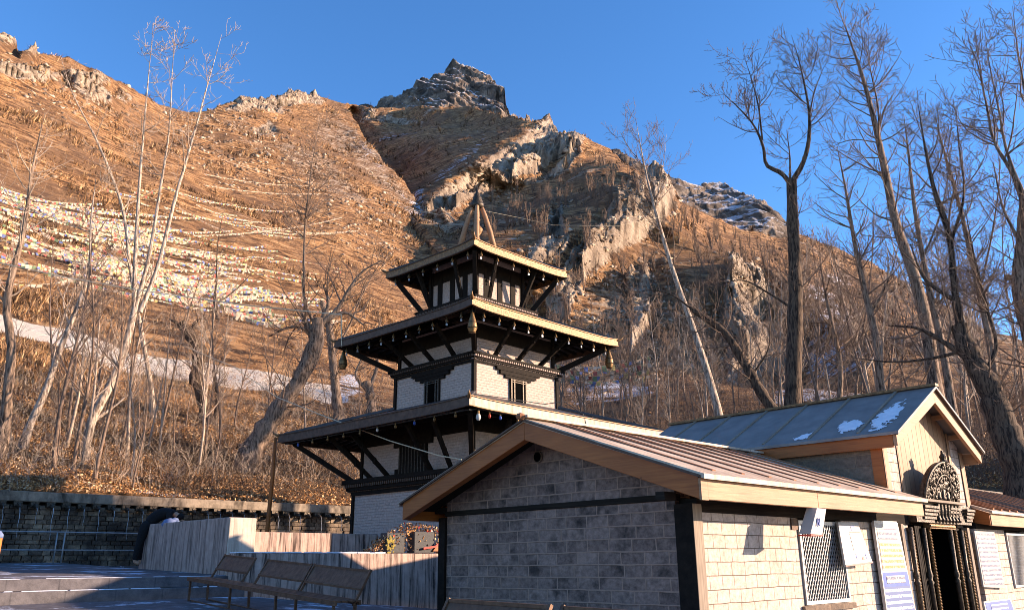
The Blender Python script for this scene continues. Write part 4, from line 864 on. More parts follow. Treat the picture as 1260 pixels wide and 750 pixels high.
# spire
m = MB()
for k in range(4):
    x, y = rot4(k, -.27, -.27); m.tube([(x, y, 7.98), (x*.74, y*.74, 8.4), (x*.44, y*.44, 8.8), (x*.2, y*.2, 9.04)], [.062, .058, .052, .045], 8)
part(pag, 'spire_leg', m, M['pine'], smooth=True)
m = MB(); m.lathe([(.30, 7.98), (.26, 8.04), (.17, 8.12), (.10, 8.2), (.07, 8.3), (.12, 8.38), (.14, 8.46), (.08, 8.55), (.05, 8.62), (.09, 8.68), (.05, 8.76), (.03, 8.9)], (0, 0, 0), 16); part(pag, 'spire_bell', m, M['gilt'], smooth=True)
m = MB(); m.lathe([(.09, 8.96), (.15, 9.0), (.155, 9.07), (.11, 9.10), (.13, 9.14), (.09, 9.18), (.105, 9.22), (.06, 9.26), (.07, 9.30), (.03, 9.35), (.012, 9.44)], (0, 0, 0), 14); part(pag, 'finial', m, M['bronze'], smooth=True)

# wind bells under the eaves
def make_bell():
    o = thing('wind_bell', PF(0, -2, 5.8), PROT, 'x', 'bell'); BASE['wb'] = (0, 0, 0)
    m = MB(); m.lathe([(.006, .0), (.006, -.03), (.018, -.035), (.022, -.06), (.032, -.085), (.0335, -.09)], n=8); m.build('bell_cup', M['brass'], o, smooth=True)
    m = MB(); m.tube([(0, 0, -.07), (0, 0, -.12)], .003, 4); m.box(-.018, .018, -.002, .002, -.16, -.12); m.build('clapper_leaf', M['galv'], o)
    return o
wb = make_bell(); first = True
for side, wrd in ((0, 'sunlit right'), (3, 'shaded left')):
    for de, ze, cnt, tier in ((2.0, 5.81, 10, 'middle'), (1.29, 7.32, 6, 'top')):
        for a in np.linspace(-.86, .86, cnt):
            o = wb if first else copy_tree(wb); first = False
            p = F4(side, a*de, de, ze); o.location = PF(p[0], p[1], p[2]); o.rotation_euler[2] = PROT+rng.uniform(-.8, .8)
            o['label'] = f'small wind bell under the {tier} roof eave on the {wrd} pagoda side'; o['group'] = f'wind bells under the {tier} eave, {wrd} side'
# large vases hanging at the corners of the middle roof
for (k, lab) in ((0, 'large brass vase hung at the near corner of the middle pagoda roof'), (3, 'large brass vase hung at the left corner of the middle pagoda roof'), (1, 'large brass vase hung at the right corner of the middle pagoda roof')):
    c = F4(k, -1.93, 1.93, 5.80); o = thing('corner_vase', PF(*c), PROT, lab, 'vase', 'vases hung at the middle roof corners')
    m = MB(); sc = 1.0; m.lathe([(.012, 0), (.012, -.02), (.03, -.03), (.035, -.08), (.05, -.12), (.075, -.20), (.085, -.27), (.08, -.33), (.06, -.36), (.065, -.385), (.05, -.39)], n=14); m.build('body', M['brass'], o, smooth=True)
    m = MB(); m.tube([(0, 0, .06), (0, 0, -.01)], .006, 5); m.tube([(.078*math.cos(t), .078*math.sin(t), -.20) for t in np.linspace(0, 6.283, 14)], .007, 5); m.tube([(.088*math.cos(t), .088*math.sin(t), -.30) for t in np.linspace(0, 6.283, 14)], .007, 5); m.build('hanger', M['bronze'], o)
# coloured bulbs under the bottom eave
cols = ['brass', 'brass', 'blue', 'brass', 'white', 'brass', 'brass', 'brass', 'brass', 'blue', 'white', 'red', 'blue', 'brass', 'blue']
words = {'brass': 'amber', 'blue': 'blue', 'white': 'clear', 'red': 'red'}
bulbs = [(3, a) for a in np.linspace(.88, -.80, 10)]+[(0, a) for a in (-.93, -.84, -.75, -.6, -.45)]
def PFz(k, a, d, z): p = F4(k, a, d, z); return PF(*p)
sl_ = thing('bulb_cable', PFz(3, 0, 2.7, 3.9), 0, 'dark cable of coloured bulbs strung under the bottom pagoda eave', 'light string')
m = MB(); pts = [PFz(3, a*2.7, 2.7, 3.90-.02*math.sin(a*30)) for a in np.linspace(.95, -1, 30)]+[PFz(0, a*2.7, 2.7, 3.90-.02*math.sin(a*30)) for a in np.linspace(-1, .2, 20)]
l0 = np.array(PFz(3, 0, 2.7, 3.9)); m.tube([np.array(p)-l0 for p in pts], .006, 5); m.build('cable', M['cable'], sl_)
for i, (k, a) in enumerate(bulbs):
    c = cols[i]; z = 3.89; side = 'left' if k == 3 else 'right'; big = 1.7 if i == 10 else 1
    m = MB(); m.lathe([(.012, 0), (.014, -.03)], n=8); m.v = [tuple(np.array(PFz(k, a*2.7, 2.7, z))-l0+np.array(v)*big) for v in m.v]; m.build('socket', M['brass'], sl_)
    m = MB(); m.lathe([(.013, -.03), (.022, -.05), (.024, -.07), (.014, -.09), (.003, -.094)], n=10); m.v = [tuple(np.array(PFz(k, a*2.7, 2.7, z))-l0+np.array(v)*big) for v in m.v]; m.build('bulb', M[c], sl_, smooth=True)
# vertical pole at the left corner of the bottom roof
wp = thing('wooden_pole', at(330, 640, 17.4), 0, 'thin rough wooden pole standing under the left corner of the bottom eave', 'pole')
a_, b_ = at(339, 538, 17.4), at(330, 640, 17.4); m = MB(); m.tube([(0, 0, -.9), (0, 0, 0), tuple((a_-b_)*.5+(.01, 0, 0)), tuple(a_-b_)], [.045, .043, .038, .034], 8); m.build('shaft', M['varnish'], wp, smooth=True)

# ------------------------------------------------------------------ benches
def bench(base_u, v0, v1, zt0, zt1, segs, label, gap):
    o = sthing('bench', (base_u, (v0+v1)/2, zt1-.5), label, 'bench', None)
    L = v0-v1; zf = lambda v: zt1+(zt0-zt1)*(v-v1)/L; uf = lambda v: base_u-.30-(v0-v)/L*.15   # seat runs below the wall, leaning backs
    for i, (a, b) in enumerate(segs):
        va, vb = v0-L*a, v0-L*b; m = MB()
        P = lambda v, f: (uf(v)+.30-.10*f+.0, v, zf(v)-.155*f)
        m.hexa([P(va, 1), P(vb, 1), (P(vb, 1)[0]+.014, vb, P(vb, 1)[2]), (P(va, 1)[0]+.014, va, P(va, 1)[2])], [P(va, 0), P(vb, 0), (P(vb, 0)[0]+.014, vb, P(vb, 0)[2]), (P(va, 0)[0]+.014, va, P(va, 0)[2])]); part(o, 'backrest', m, M['bench'])
        for v in (va, vb):
            m = MB(); m.beam((uf(v)+.305, v, zf(v)+.012), (uf(v)+.13, v, zf(v)-.29), .022, .022); part(o, 'back_post', m, M['bench'])
        m = MB()
        for f in (0, 1): m.beam((uf(va)+.30-.10*f, va, zf(va)-.155*f), (uf(vb)+.30-.10*f, vb, zf(vb)-.155*f), .02, .02)
        part(o, 'back_rail', m, M['bench'])
    m = MB()
    for f in (0., .07, .14, .21): m.beam((uf(v0)+.15-f, v0+.12, zf(v0)-.25), (uf(v1)+.15-f, v1-.05, zf(v1)-.25), .055, .016)
    part(o, 'seat', m, M['bench'])
    m = MB(); m.beam((uf(v0)+.17, v0+.12, zf(v0)-.27), (uf(v1)+.17, v1-.05, zf(v1)-.27), .02, .025); m.beam((uf(v0)-.08, v0+.12, zf(v0)-.27), (uf(v1)-.08, v1-.05, zf(v1)-.27), .02, .025); part(o, 'seat_frame', m, M['bench'])
    for t in (-.02, .33, .66, 1.0):
        v = v0-L*t
        for du in (.15, -.07):
            m = MB(); m.beam((uf(v)+du, v, zf(v)-.28), (uf(v)+du, v, zf(v)-.56), .022, .022); part(o, 'leg', m, M['bench'])
    m = MB(); m.beam((uf(v0)+.15, v0, zf(v0)-.50), (uf(v1)+.15, v1, zf(v1)-.50), .016, .016); m.beam((uf(v0)-.07, v0, zf(v0)-.50), (uf(v1)-.07, v1, zf(v1)-.50), .016, .016); part(o, 'stretcher', m, M['bench'])
    return o
bench(-.70, 6.28, 2.95, 1.725, 1.545, ((0, .26), (.36, .665), (.68, 1.0)), 'rusty brown metal bench with three backrests beside the concrete wall', 0)
bench(-1.97, .45, -1.6, 1.39, 1.37, ((0, .45), (.5, 1.)), 'bench in front of the hut gable, only its back edge in view', 0)

# ------------------------------------------------------------------ heap of old offerings on the wall
hp = sthing('offering_heap', (2.7, 7.22, 1.77), 'heap of dried flowers, baskets and rubbish on top of the concrete wall', 'rubbish heap')
m = MB(); rg = np.random.default_rng(11)
def heap_h(u): return np.interp(u, [2.02, 2.2, 2.45, 2.7, 3.1, 3.5], [.02, .22, .36, .46, .44, .38])
VS = []; 
mats_h = [M['leaf'], M['red'], M['white'], M['iron']]
for i in range(1500):
    u_ = rg.uniform(2.05, 3.5); zz = rg.uniform(0, 1)**.7*heap_h(u_); c = np.array([u_, 7.14+.30*rg.random()*(1-zz*.8), 1.77+zz]); s_ = rg.uniform(.012, .035)
    d1 = rg.normal(size=3); d1 /= np.linalg.norm(d1); d2 = np.cross(d1, rg.normal(size=3)); d2 /= np.linalg.norm(d2)
    r_ = rg.random(); m.mi = 0 if r_ < .86 else (1 if r_ < .90 else (2 if r_ < .925 else 3))
    m.add([c-d1*s_, c+d2*s_*.5, c+d1*s_, c-d2*s_*.5+d1*s_*.2], [(0, 1, 2, 3)])
part(hp, 'dry_flowers', m, mats_h)
m = MB(); m.box(2.28, 2.62, 7.16, 7.34, 1.77, 2.07); m.box(2.80, 3.2, 7.15, 7.34, 1.77, 2.1); part(hp, 'crate', m, M['cable'], bevel=.01)
m = MB()
for i in range(70):
    a = rg.uniform(0, 6.28); q = .075+.02*rg.normal(); m.blob((2.33+q*.8*math.cos(a), 7.12, 1.89+q*1.2*math.sin(a)), (.014, .014, .014), 5)
t_ = NT('dull yellow flowers', .8); M['yellow'] = t_.out((.45, .34, .08)); part(hp, 'garland', m, M['yellow'])
m = MB(); m.beam((2.95, 7.11, 1.84), (3.18, 7.10, 1.87), .02, .03); m.beam((3.18, 7.10, 1.87), (3.42, 7.10, 2.05), .02, .03); part(hp, 'red_cloth', m, M['red'])
m = MB(); m.hexa([(3.15, 7.12, 1.80), (3.4, 7.12, 1.80), (3.4, 7.16, 1.80), (3.15, 7.16, 1.8)], [(3.36, 7.12, 2.02), (3.4, 7.12, 2.04), (3.4, 7.16, 2.04), (3.36, 7.16, 2.02)]); part(hp, 'basket', m, M['varnish'])

# ------------------------------------------------------------------ person bent forward at the spouts (behind the parapet)
def skin_obj(name, verts, edges, rad, mat, parent, root=0, sub=2):
    me = bpy.data.meshes.new(name); me.from_pydata(verts, edges, []); me.materials.append(mat); o = link_mesh(name, me, parent)
    sk = o.modifiers.new('skin', 'SKIN'); sk.use_smooth_shade = True
    for i, r in enumerate(rad): me.skin_vertices[0].data[i].radius = (r, r)
    me.skin_vertices[0].data[root].use_root = True
    s_ = o.modifiers.new('sub', 'SUBSURF'); s_.levels = s_.render_levels = sub; return o
# local axes: x to the person's front (towards the right in view), y sideways, z up
hd = at(219, 634, 15.2)[:2]-at(178, 640, 15.4)[:2]
pb = at(181, 640, 15.3); PZ = 1.63
per = thing('person', (pb[0], pb[1], PZ), math.atan2(hd[1], hd[0]), 'person in a black jacket bent far forward behind the concrete parapet', 'person')
hip = (.02, 0, .62); V_ = [hip, (.10, 0, .74), (.26, 0, .83), (.40, 0, .845), (.47, 0, .80), (.53, 0, .735),
  (-.0, .07, .56), (-.04, .08, .32), (-.07, .08, .05), (.02, .08, .02), (-.0, -.07, .56), (-.05, -.08, .32), (-.09, -.08, .05), (.0, -.08, .02),
  (.40, .11, .80), (.44, .14, .62), (.52, .12, .47), (.56, .11, .41), (.40, -.11, .80), (.43, -.14, .62), (.52, -.12, .47), (.56, -.11, .41)]
E_ = [(0,1),(1,2),(2,3),(3,4),(4,5),(0,6),(6,7),(7,8),(8,9),(0,10),(10,11),(11,12),(12,13),(3,14),(14,15),(15,16),(16,17),(3,18),(18,19),(19,20),(20,21)]
skin_obj('body', V_, E_, [.07,.07,.08,.08,.04,.066,.06,.05,.036,.03,.07,.05,.036,.03,.045,.036,.028,.024,.045,.036,.028,.024], M['skin'], per)
skin_obj('jacket', [hip, (.10, 0, .74), (.26, 0, .83), (.40, 0, .85), (.46, 0, .82), (.40, .11, .80), (.44, .14, .62), (.52, .12, .49), (.40, -.11, .80), (.43, -.14, .62), (.52, -.12, .49)], [(0,1),(1,2),(2,3),(3,4),(3,5),(5,6),(6,7),(3,8),(8,9),(9,10)], [.10,.105,.115,.11,.06,.06,.05,.042,.06,.05,.042], M['cloth_black'], per)
skin_obj('trousers', [(.07, 0, .70), hip, (-.0, .07, .56), (-.04, .08, .32), (-.07, .08, .06), (-.0, -.07, .56), (-.05, -.08, .32), (-.09, -.08, .06)], [(0,1),(1,2),(2,3),(3,4),(1,5),(5,6),(6,7)], [.10,.105,.085,.062,.05,.085,.062,.05], M['cloth_black'], per)
skin_obj('hair', [(.50, 0, .79), (.545, 0, .75), (.56, 0, .71)], [(0,1),(1,2)], [.066,.076,.06], M['cloth_black'], per)
m = MB()
for sx in (-1, 1): m.blob((.585, sx*.026, .70), (.01, .01, .008))
m.blob((.60, 0, .69), (.016, .012, .014)); m.build('face', M['skin'], per)
for y in (.11, -.11):
    m = MB(); m.blob((.575, y, .385), (.03, .018, .035), 8)
    for i, l in enumerate((.05, .058, .055, .045)): m.tube([(.565+.012*i, y, .37), (.57+.013*i, y, .37-l*.6), (.575+.012*i, y+.005, .37-l)], [.0075, .007, .005], 5)
    m.tube([(.56, y, .39), (.545, y, .36), (.545, y, .345)], [.009, .008, .006], 5); m.build('hand', M['skin'], per, smooth=True)
bt = thing('cloth_bundle', at(209, 643, 14.7), 0, 'grey blue bundle of cloth on the parapet below the bent person', 'cloth')
m = MB(); m.blob((0, 0, -.02), (.14, .10, .10), 10); m.blob((.06, .03, .03), (.08, .07, .06), 8); m.build('bundle', M['denim'], bt, smooth=True)
# orange post end at the left edge
op = thing('orange_post', at(-13, 702, 11.5), 0, 'orange painted post with a dark cap at the far left edge', 'post')
m = MB(); m.lathe([(.075, -.05), (.075, .36)], n=14); m.build('shaft', M['orange'], op, smooth=True); m = MB(); m.lathe([(.08, .36), (.08, .40), (.05, .44), (.01, .45)], n=14); m.build('cap', M['denim'], op, smooth=True)

# ------------------------------------------------------------------ ropes
def rope(name, pts, r, mat, label, cat='rope'):
    b = np.array(pts[0]); o = thing(name, b, 0, label, cat); P = np.array(pts)-b; out = []
    for i in range(len(P)-1):
        for t in np.linspace(0, 1, 10, endpoint=(i == len(P)-2)): q = P[i]*(1-t)+P[i+1]*t; out.append(q)
    m = MB(); m.tube(out, r, 5); m.build('strand', mat, o); return o
rope('guy_rope', [at(-60, 310, 22), at(80, 341, 20), at(167, 356, 19), at(300, 375, 17.8), at(420, 387, 16.6), PFz(3, -1.8, 2.07, 5.83)], .011, M['rope'], 'yellowish rope running from the left edge to the middle pagoda roof')
rope('guy_rope', [at(225, 425, 24), at(290, 452, 21), at(340, 488, 18.5), at(400, 512, 16.7), at(480, 542, 14.6), at(540, 560, 13.8), at(568, 565, 13.6)], .009, M['rope'], 'pale rope from the leaning tree down to a strut of the pagoda')
rope('roof_cable', [PFz(0, -2.0, 2.0, 4.33), PFz(0, -.5, 2.3, 4.30), PFz(0, -.2, 2.5, 4.36), PFz(0, 0, 2.76, 4.12), PFz(0, .05, 2.8, 3.9)], .008, M['cable'], 'black cable lying over the sunlit edge of the bottom pagoda roof', 'cable')
rope('spire_cord', [PF(0, 0, 8.95), at(640, 268, 17.2), at(680, 277, 17.8), at(760, 278, 19), at(835, 262, 21)], .003, M['rope'], 'thin cord from the pagoda spire out to the right')
rope('spire_cord', [PF(0, 0, 8.9), at(540, 264, 19), at(480, 252, 24), at(380, 225, 34)], .006, M['rope'], 'thin cord from the pagoda spire out to the left hillside')

# ------------------------------------------------------------------ trees
def tubes(P, R, sides, seed_twist=0):
    M_, K = P.shape[:2]; t = np.gradient(P, axis=1); t /= np.linalg.norm(t, axis=2, keepdims=True)+1e-9
    mt = t.mean(1, keepdims=True); mt /= np.linalg.norm(mt, axis=2, keepdims=True)+1e-9; ref = np.where(np.abs(mt[..., 2:3]) > .6, np.array([.62, .78, .08]), np.array([.08, .05, 1.])); ref = np.broadcast_to(ref, P.shape); a = np.cross(t, ref); a /= np.linalg.norm(a, axis=2, keepdims=True)+1e-9; b = np.cross(t, a)
    an = 2*np.pi*np.arange(sides)/sides; V_ = P[:, :, None]+R[:, :, None, None]*(np.cos(an)[:, None]*a[:, :, None]+np.sin(an)[:, None]*b[:, :, None])
    idx = np.arange(M_*K*sides).reshape(M_, K, sides); nx = np.roll(idx, -1, 2)
    F = np.stack([idx[:, :-1], nx[:, :-1], nx[:, 1:], idx[:, 1:]], -1).reshape(-1, 4); return V_.reshape(-1, 3), F
def join(parts):
    vs, fs, n = [], [], 0
    for v, f in parts: vs.append(v); fs.append(f+n); n += len(v)
    return np.concatenate(vs), np.concatenate(fs)
def resamp(P, K, R=None):
    P = np.array(P, float); d = np.r_[0, np.cumsum(np.linalg.norm(np.diff(P, axis=0), axis=1))]; s = np.linspace(0, d[-1], K)
    if len(P) > 2:   # smooth through the points
        m_ = np.gradient(P, d, axis=0); out = []
        for q in s:
            i = min(np.searchsorted(d, q, 'right')-1, len(d)-2); h = d[i+1]-d[i]; t = (q-d[i])/h
            out.append((2*t**3-3*t**2+1)*P[i]+(t**3-2*t**2+t)*h*m_[i]+(-2*t**3+3*t**2)*P[i+1]+(t**3-t**2)*h*m_[i+1])
        out = np.array(out)
    else: out = P[0]+(P[1]-P[0])*(s/d[-1])[:, None]
    return out, (np.interp(s, d, R) if R is not None else None)
def grow(PP, PR, n, t0, t1, L, ang, K, r_, up, jit, bias=None, taper=.25, rad=.6, lfall=.5):
    # n child shoots on parent polylines PP [M,K0,3] with radii PR [M,K0]
    M_, K0 = PP.shape[:2]; ln = np.linalg.norm(np.diff(PP, axis=1), axis=2).sum(1); pr = ln/ln.sum(); i = r_.choice(M_, n, p=pr); t = r_.uniform(t0, t1, n); f = t*(K0-1); k = np.minimum(f.astype(int), K0-2); fr = (f-k)[:, None]
    A = PP[i, k]; Bq = PP[i, k+1]; p = A*(1-fr)+Bq*fr; T = Bq-A; T /= np.linalg.norm(T, axis=1, keepdims=True)+1e-9
    rr = PR[i, k]*(1-fr[:, 0])+PR[i, k+1]*fr[:, 0]
    x = r_.normal(size=(n, 3)); x -= (x*T).sum(1, keepdims=True)*T; x /= np.linalg.norm(x, axis=1, keepdims=True)+1e-9
    a = ang*r_.uniform(.75, 1.25, n)[:, None]; d = T*np.cos(a)+x*np.sin(a)
    if bias is not None: d = d+np.array(bias); 
    d /= np.linalg.norm(d, axis=1, keepdims=True); l = L*r_.uniform(.45, 1.2, n)*(1-lfall*t); seg = (l/(K-1))[:, None]
    out = np.empty((n, K, 3)); out[:, 0] = p; cur = p.copy()
    for j in range(1, K):
        d = d+np.array([0, 0, up])*(1. if np.isscalar(up) else 1)+r_.normal(size=(n, 3))*jit; d /= np.linalg.norm(d, axis=1, keepdims=True); cur = cur+d*seg; out[:, j] = cur
    r0 = np.minimum(rr*rad, l*.014+.003); R = np.maximum(r0[:, None]*np.linspace(1, taper, K)[None], .0052); return out, R
def limb_set(limbs, base, K=22):
    Ps, Rs = [], []
    for pts, rad in limbs:
        P, R = resamp(pts, K, np.interp(np.linspace(0, 1, len(pts)), np.linspace(0, 1, len(rad)), rad)); Ps.append(P-base); Rs.append(R*(.85 if not Rs else .58))
    return np.array(Ps), np.array(Rs)
TREEN = 0
TWIGX = 1.15
def tree(label, limbs_px, r, levels, bark='bark_mid', twig='twig', seed=0, name='bare_tree', cat='tree', depth=.0, group=None, gnarl=0., sides=9, ground=True):
    """limbs_px: list of (list of (px,py[,dr]), [radii m]); r: distance of the stem; levels: tuples for grow"""
    rg = np.random.default_rng(seed); b0 = limbs_px[0][0][0]
    limbs = []
    for pts, rad in limbs_px:
        P = []
        for q in pts:
            dr = q[2] if len(q) > 2 else 0.; P.append(at(q[0], q[1], r+dr))
        limbs.append((P, rad))
    base = np.array(limbs[0][0][0]); o = thing(name, base, 0, label, cat, group)
    P0, R0 = limb_set(limbs, base)
    if gnarl: R0 = R0*(1+gnarl*rg.uniform(-1, 1, R0.shape)); P0[:, 1:] = P0[:, 1:]+rg.normal(size=P0[:, 1:].shape)*R0[:, 1:, None]*gnarl*.4
    if ground: P0[0, 0, 2] -= .4; R0[0, 0] *= 1.35
    v, f = tubes(P0, R0, sides); link_mesh('trunk', np_mesh('trunk', v, f, M[bark], smooth=True), o)
    parts = []; prev = (P0, R0); allp = [(P0, R0)]
    for (src, n, t0, t1, L, ang, K, up, jit, sd) in levels:
        PP, PR = allp[src]; p_, r_ = grow(PP, PR, int(n*TWIGX) if src else int(n*.8), t0, t1, L*(1.45 if not src else 1.15), ang*1.2, K, rg, up*1.35, jit*1.25); allp.append((p_, r_)); parts.append(tubes(p_, r_, sd))
    if parts: v, f = join(parts); link_mesh('branches', np_mesh('branches', v, f, M[twig], smooth=True), o)
    return o
r1 = lambda x, y: float(R1(x, y))
# --- left group
lv_tall = [(0, 70, .45, 1., 1.3, 1.05, 7, .10, .06, 4), (1, 260, .15, 1, .55, .8, 5, .10, .10, 3), (2, 500, .2, 1, .22, .7, 4, .12, .1, 3)]
tree('tall three stemmed pale tree with bare upturned tips on the left slope', [([(104, 560), (112, 520), (132, 480), (150, 440), (161, 400), (166, 378)], [.15, .14, .13, .12, .115, .11]),
  ([(165, 380), (166, 330), (170, 250), (177, 160), (184, 80), (189, 28)], [.13, .11, .08, .05, .02, .008]), ([(166, 380), (180, 330), (196, 240), (208, 160), (212, 90), (215, 36)], [.12, .10, .07, .045, .02, .008]),
  ([(172, 384), (190, 340), (214, 250), (240, 160), (258, 95), (273, 42)], [.13, .11, .085, .05, .025, .008]), ([(118, 515), (140, 500), (158, 485)], [.10, .05, .02])], r1(104, 560), lv_tall, 'bark_pale', 'twig_pale', 1)
tree('thin pale leaning tree whose tip crosses the upper left hillside', [([(190, 500), (176, 420), (160, 330), (152, 262), (120, 175), (88, 112), (74, 68)], [.10, .09, .07, .06, .04, .02, .006]), ([(160, 250), (200, 232), (240, 246)], [.03, .02, .005])], r1(190, 520)*.97, [(0, 26, .3, 1, 1.4, .9, 7, .10, .08, 4), (1, 120, .1, 1, .5, .8, 5, .1, .1, 3)], 'bark_pale', 'twig_pale', 2)
tree('pale bent tree with a crook halfway up at the left edge', [([(4, 548), (10, 480), (14, 420), (8, 380), (14, 340), (28, 290), (38, 220), (52, 150)], [.16, .14, .12, .11, .10, .07, .04, .01]), ([(12, 380), (-10, 350), (-30, 300)], [.06, .04, .01])], r1(4, 555), [(0, 40, .3, 1, 1.3, .9, 7, .12, .07, 4), (1, 150, .15, 1, .5, .8, 5, .1, .1, 3)], 'bark_mid', 'twig_pale', 3)
tree('pale sapling leaning right beside the crooked tree at the left edge', [([(28, 540), (52, 490), (74, 430), (92, 385), (108, 340), (112, 270), (118, 220)], [.12, .11, .09, .07, .05, .03, .008]), ([(85, 400), (78, 370), (95, 330)], [.04, .03, .01])], r1(28, 545), [(0, 34, .3, 1, 1.2, .9, 7, .12, .07, 4), (1, 120, .15, 1, .5, .8, 5, .1, .1, 3)], 'bark_pale', 'twig_pale', 4)
lv_gn = [(0, 60, .4, 1, 1.3, 1.1, 7, .12, .16, 4), (1, 260, .1, 1, .55, .9, 5, .12, .14, 3), (2, 400, .1, 1, .25, .8, 4, .1, .14, 3)]
tree('dark gnarled old tree with a broken crown standing below the snowy road', [([(256, 528), (252, 500), (242, 462), (246, 435), (232, 410), (222, 396)], [.34, .28, .27, .25, .24, .20]), ([(240, 425), (228, 404), (208, 392)], [.2, .14, .05]), ([(236, 412), (242, 396), (252, 390)], [.18, .12, .04]),
  ([(262, 530), (268, 490), (262, 455)], [.18, .12, .08])], r1(256, 530), lv_gn, 'bark_dark', 'twig', 5, gnarl=.22, sides=12)
tree('short dark stub tree with one raised arm above the road', [([(268, 392), (265, 372), (266, 352), (268, 300), (274, 262)], [.16, .14, .07, .03, .01]), ([(266, 374), (288, 358), (312, 334)], [.13, .08, .03])], r1(268, 400)*.75, [(0, 30, .3, 1, 1.5, 1, 6, .08, .12, 4), (1, 120, .1, 1, .6, .8, 5, .1, .1, 3)], 'bark_dark', 'twig', 6, gnarl=.2, ground=False)
will = [(0, 150, .3, 1, 1.6, .9, 8, .10, .12, 4), (1, 520, .1, 1, .7, .8, 5, .10, .14, 3), (2, 900, .1, 1, .3, .8, 4, .08, .14, 3)]
tree('massive pollard willow with a hollow dark head left of the pagoda', [([(302, 572), (318, 540), (346, 500), (372, 460), (388, 420), (392, 392)], [.42, .36, .31, .29, .28, .24]), ([(385, 410), (376, 396), (372, 384)], [.2, .18, .1]), ([(392, 400), (412, 384), (430, 356), (446, 334), (470, 320)], [.17, .14, .11, .06, .02]),
  ([(388, 400), (376, 375), (374, 330), (378, 250), (386, 190), (394, 142)], [.10, .09, .07, .05, .03, .01]), ([(395, 396), (404, 372), (398, 350)], [.15, .1, .05]), ([(392, 410), (360, 402), (330, 414)], [.12, .08, .03]), ([(400, 395), (425, 385), (448, 400)], [.12, .08, .04])], r1(302, 575), will, 'bark_mid', 'twig', 7, gnarl=.16, sides=14)
tree('thick straight furrowed trunk between the willow and the pagoda', [([(418, 520), (412, 470), (408, 430), (404, 396), (396, 370)], [.27, .25, .22, .20, .14]), ([(409, 440), (430, 400), (452, 350), (470, 320)], [.12, .08, .05, .02])], r1(418, 525), [(0, 60, .3, 1, 1.6, .9, 7, .1, .12, 4), (1, 240, .1, 1, .6, .8, 5, .1, .14, 3)], 'bark_mid', 'twig', 8, gnarl=.14, sides=12)
tree('stout forked trunk just left of the pagoda middle tier', [([(458, 520), (456, 490), (452, 470)], [.3, .27, .24]), ([(452, 480), (438, 462), (444, 440), (436, 420)], [.16, .12, .10, .05]), ([(454, 480), (464, 450), (462, 420), (470, 390)], [.2, .16, .1, .05])], r1(458, 525), [(0, 60, .3, 1, 1.5, .9, 7, .1, .12, 4), (1, 220, .1, 1, .6, .8, 5, .1, .14, 3)], 'bark_mid', 'twig', 9, gnarl=.15, sides=12)
# --- middle and right
tree('slim pale tree with a fine fan shaped crown right of the pagoda', [([(888, 520), (868, 450), (850, 396), (832, 345), (815, 290), (800, 235), (790, 190), (782, 145)], [.17, .15, .13, .11, .09, .06, .03, .008]), ([(806, 262), (812, 225), (818, 190), (820, 165)], [.04, .03, .015, .006]), ([(796, 212), (775, 185), (762, 160)], [.03, .018, .006])], 30, [(0, 60, .45, 1, 1.7, .75, 7, .10, .05, 4), (1, 260, .1, 1, .6, .6, 5, .10, .08, 3), (2, 260, .3, 1, .3, .6, 4, .1, .1, 3)], 'bark_pale', 'twig', 10)
tree('dark tree with a long limb arching left behind the gate house roof', [([(962, 520), (940, 488), (918, 450), (890, 408), (850, 379)], [.23, .2, .17, .14, .10]), ([(852, 380), (820, 360), (790, 358), (762, 376)], [.07, .04, .02, .01]), ([(925, 462), (945, 430), (948, 395)], [.07, .04, .02])], 26, [(0, 70, .3, 1, 1.5, 1., 7, .12, .1, 4), (1, 260, .1, 1, .6, .8, 5, .1, .12, 3)], 'bark_dark', 'twig', 11, gnarl=.08)
lv_big = [(0, 120, .35, 1., 1.25, .95, 8, .085, .07, 4), (1, 620, .12, 1, .6, .8, 5, .09, .10, 3), (2, 1300, .15, 1, .26, .8, 4, .10, .12, 3)]
tree('big upright tree with a dark trunk and two raised arms against the sky', [([(975, 512), (977, 440), (979, 370), (977, 300), (975, 262), (974, 222)], [.27, .25, .23, .20, .19, .16]),
  ([(974, 228), (960, 212), (945, 205), (939, 180), (928, 155), (908, 132), (886, 112)], [.12, .11, .09, .07, .05, .03, .008]), ([(938, 172), (933, 130), (924, 95), (914, 66)], [.05, .035, .02, .006]), ([(974, 224), (986, 205), (994, 180), (996, 145), (990, 105), (982, 70), (974, 44)], [.13, .12, .10, .07, .05, .025, .008]),
  ([(996, 142), (1003, 110), (1014, 82)], [.045, .03, .008]), ([(972, 222), (972, 195), (968, 160)], [.06, .04, .01]), ([(976, 380), (945, 360), (915, 345), (880, 350)], [.07, .05, .03, .01])], 23, lv_big, 'bark_dark', 'twig', 12, gnarl=.06, sides=12)
tree('slender forked pale tree with knots rising right of the big upright tree', [([(1150, 480), (1140, 400), (1122, 330), (1104, 280), (1090, 215), (1076, 150), (1060, 90), (1046, 50), (1036, 22)], [.2, .19, .17, .14, .12, .09, .06, .03, .008]), ([(1080, 170), (1090, 130), (1102, 112)], [.05, .03, .008]), ([(1082, 188), (1080, 130), (1072, 90), (1064, 46)], [.06, .045, .03, .008]), ([(1083, 176), (1050, 172), (1010, 186)], [.035, .025, .006])], 24, [(0, 130, .35, 1., 1.5, 1.0, 8, .09, .07, 4), (1, 560, .12, 1, .6, .8, 5, .09, .10, 3), (2, 900, .15, 1, .26, .8, 4, .10, .12, 3)], 'bark_mid', 'twig', 13)
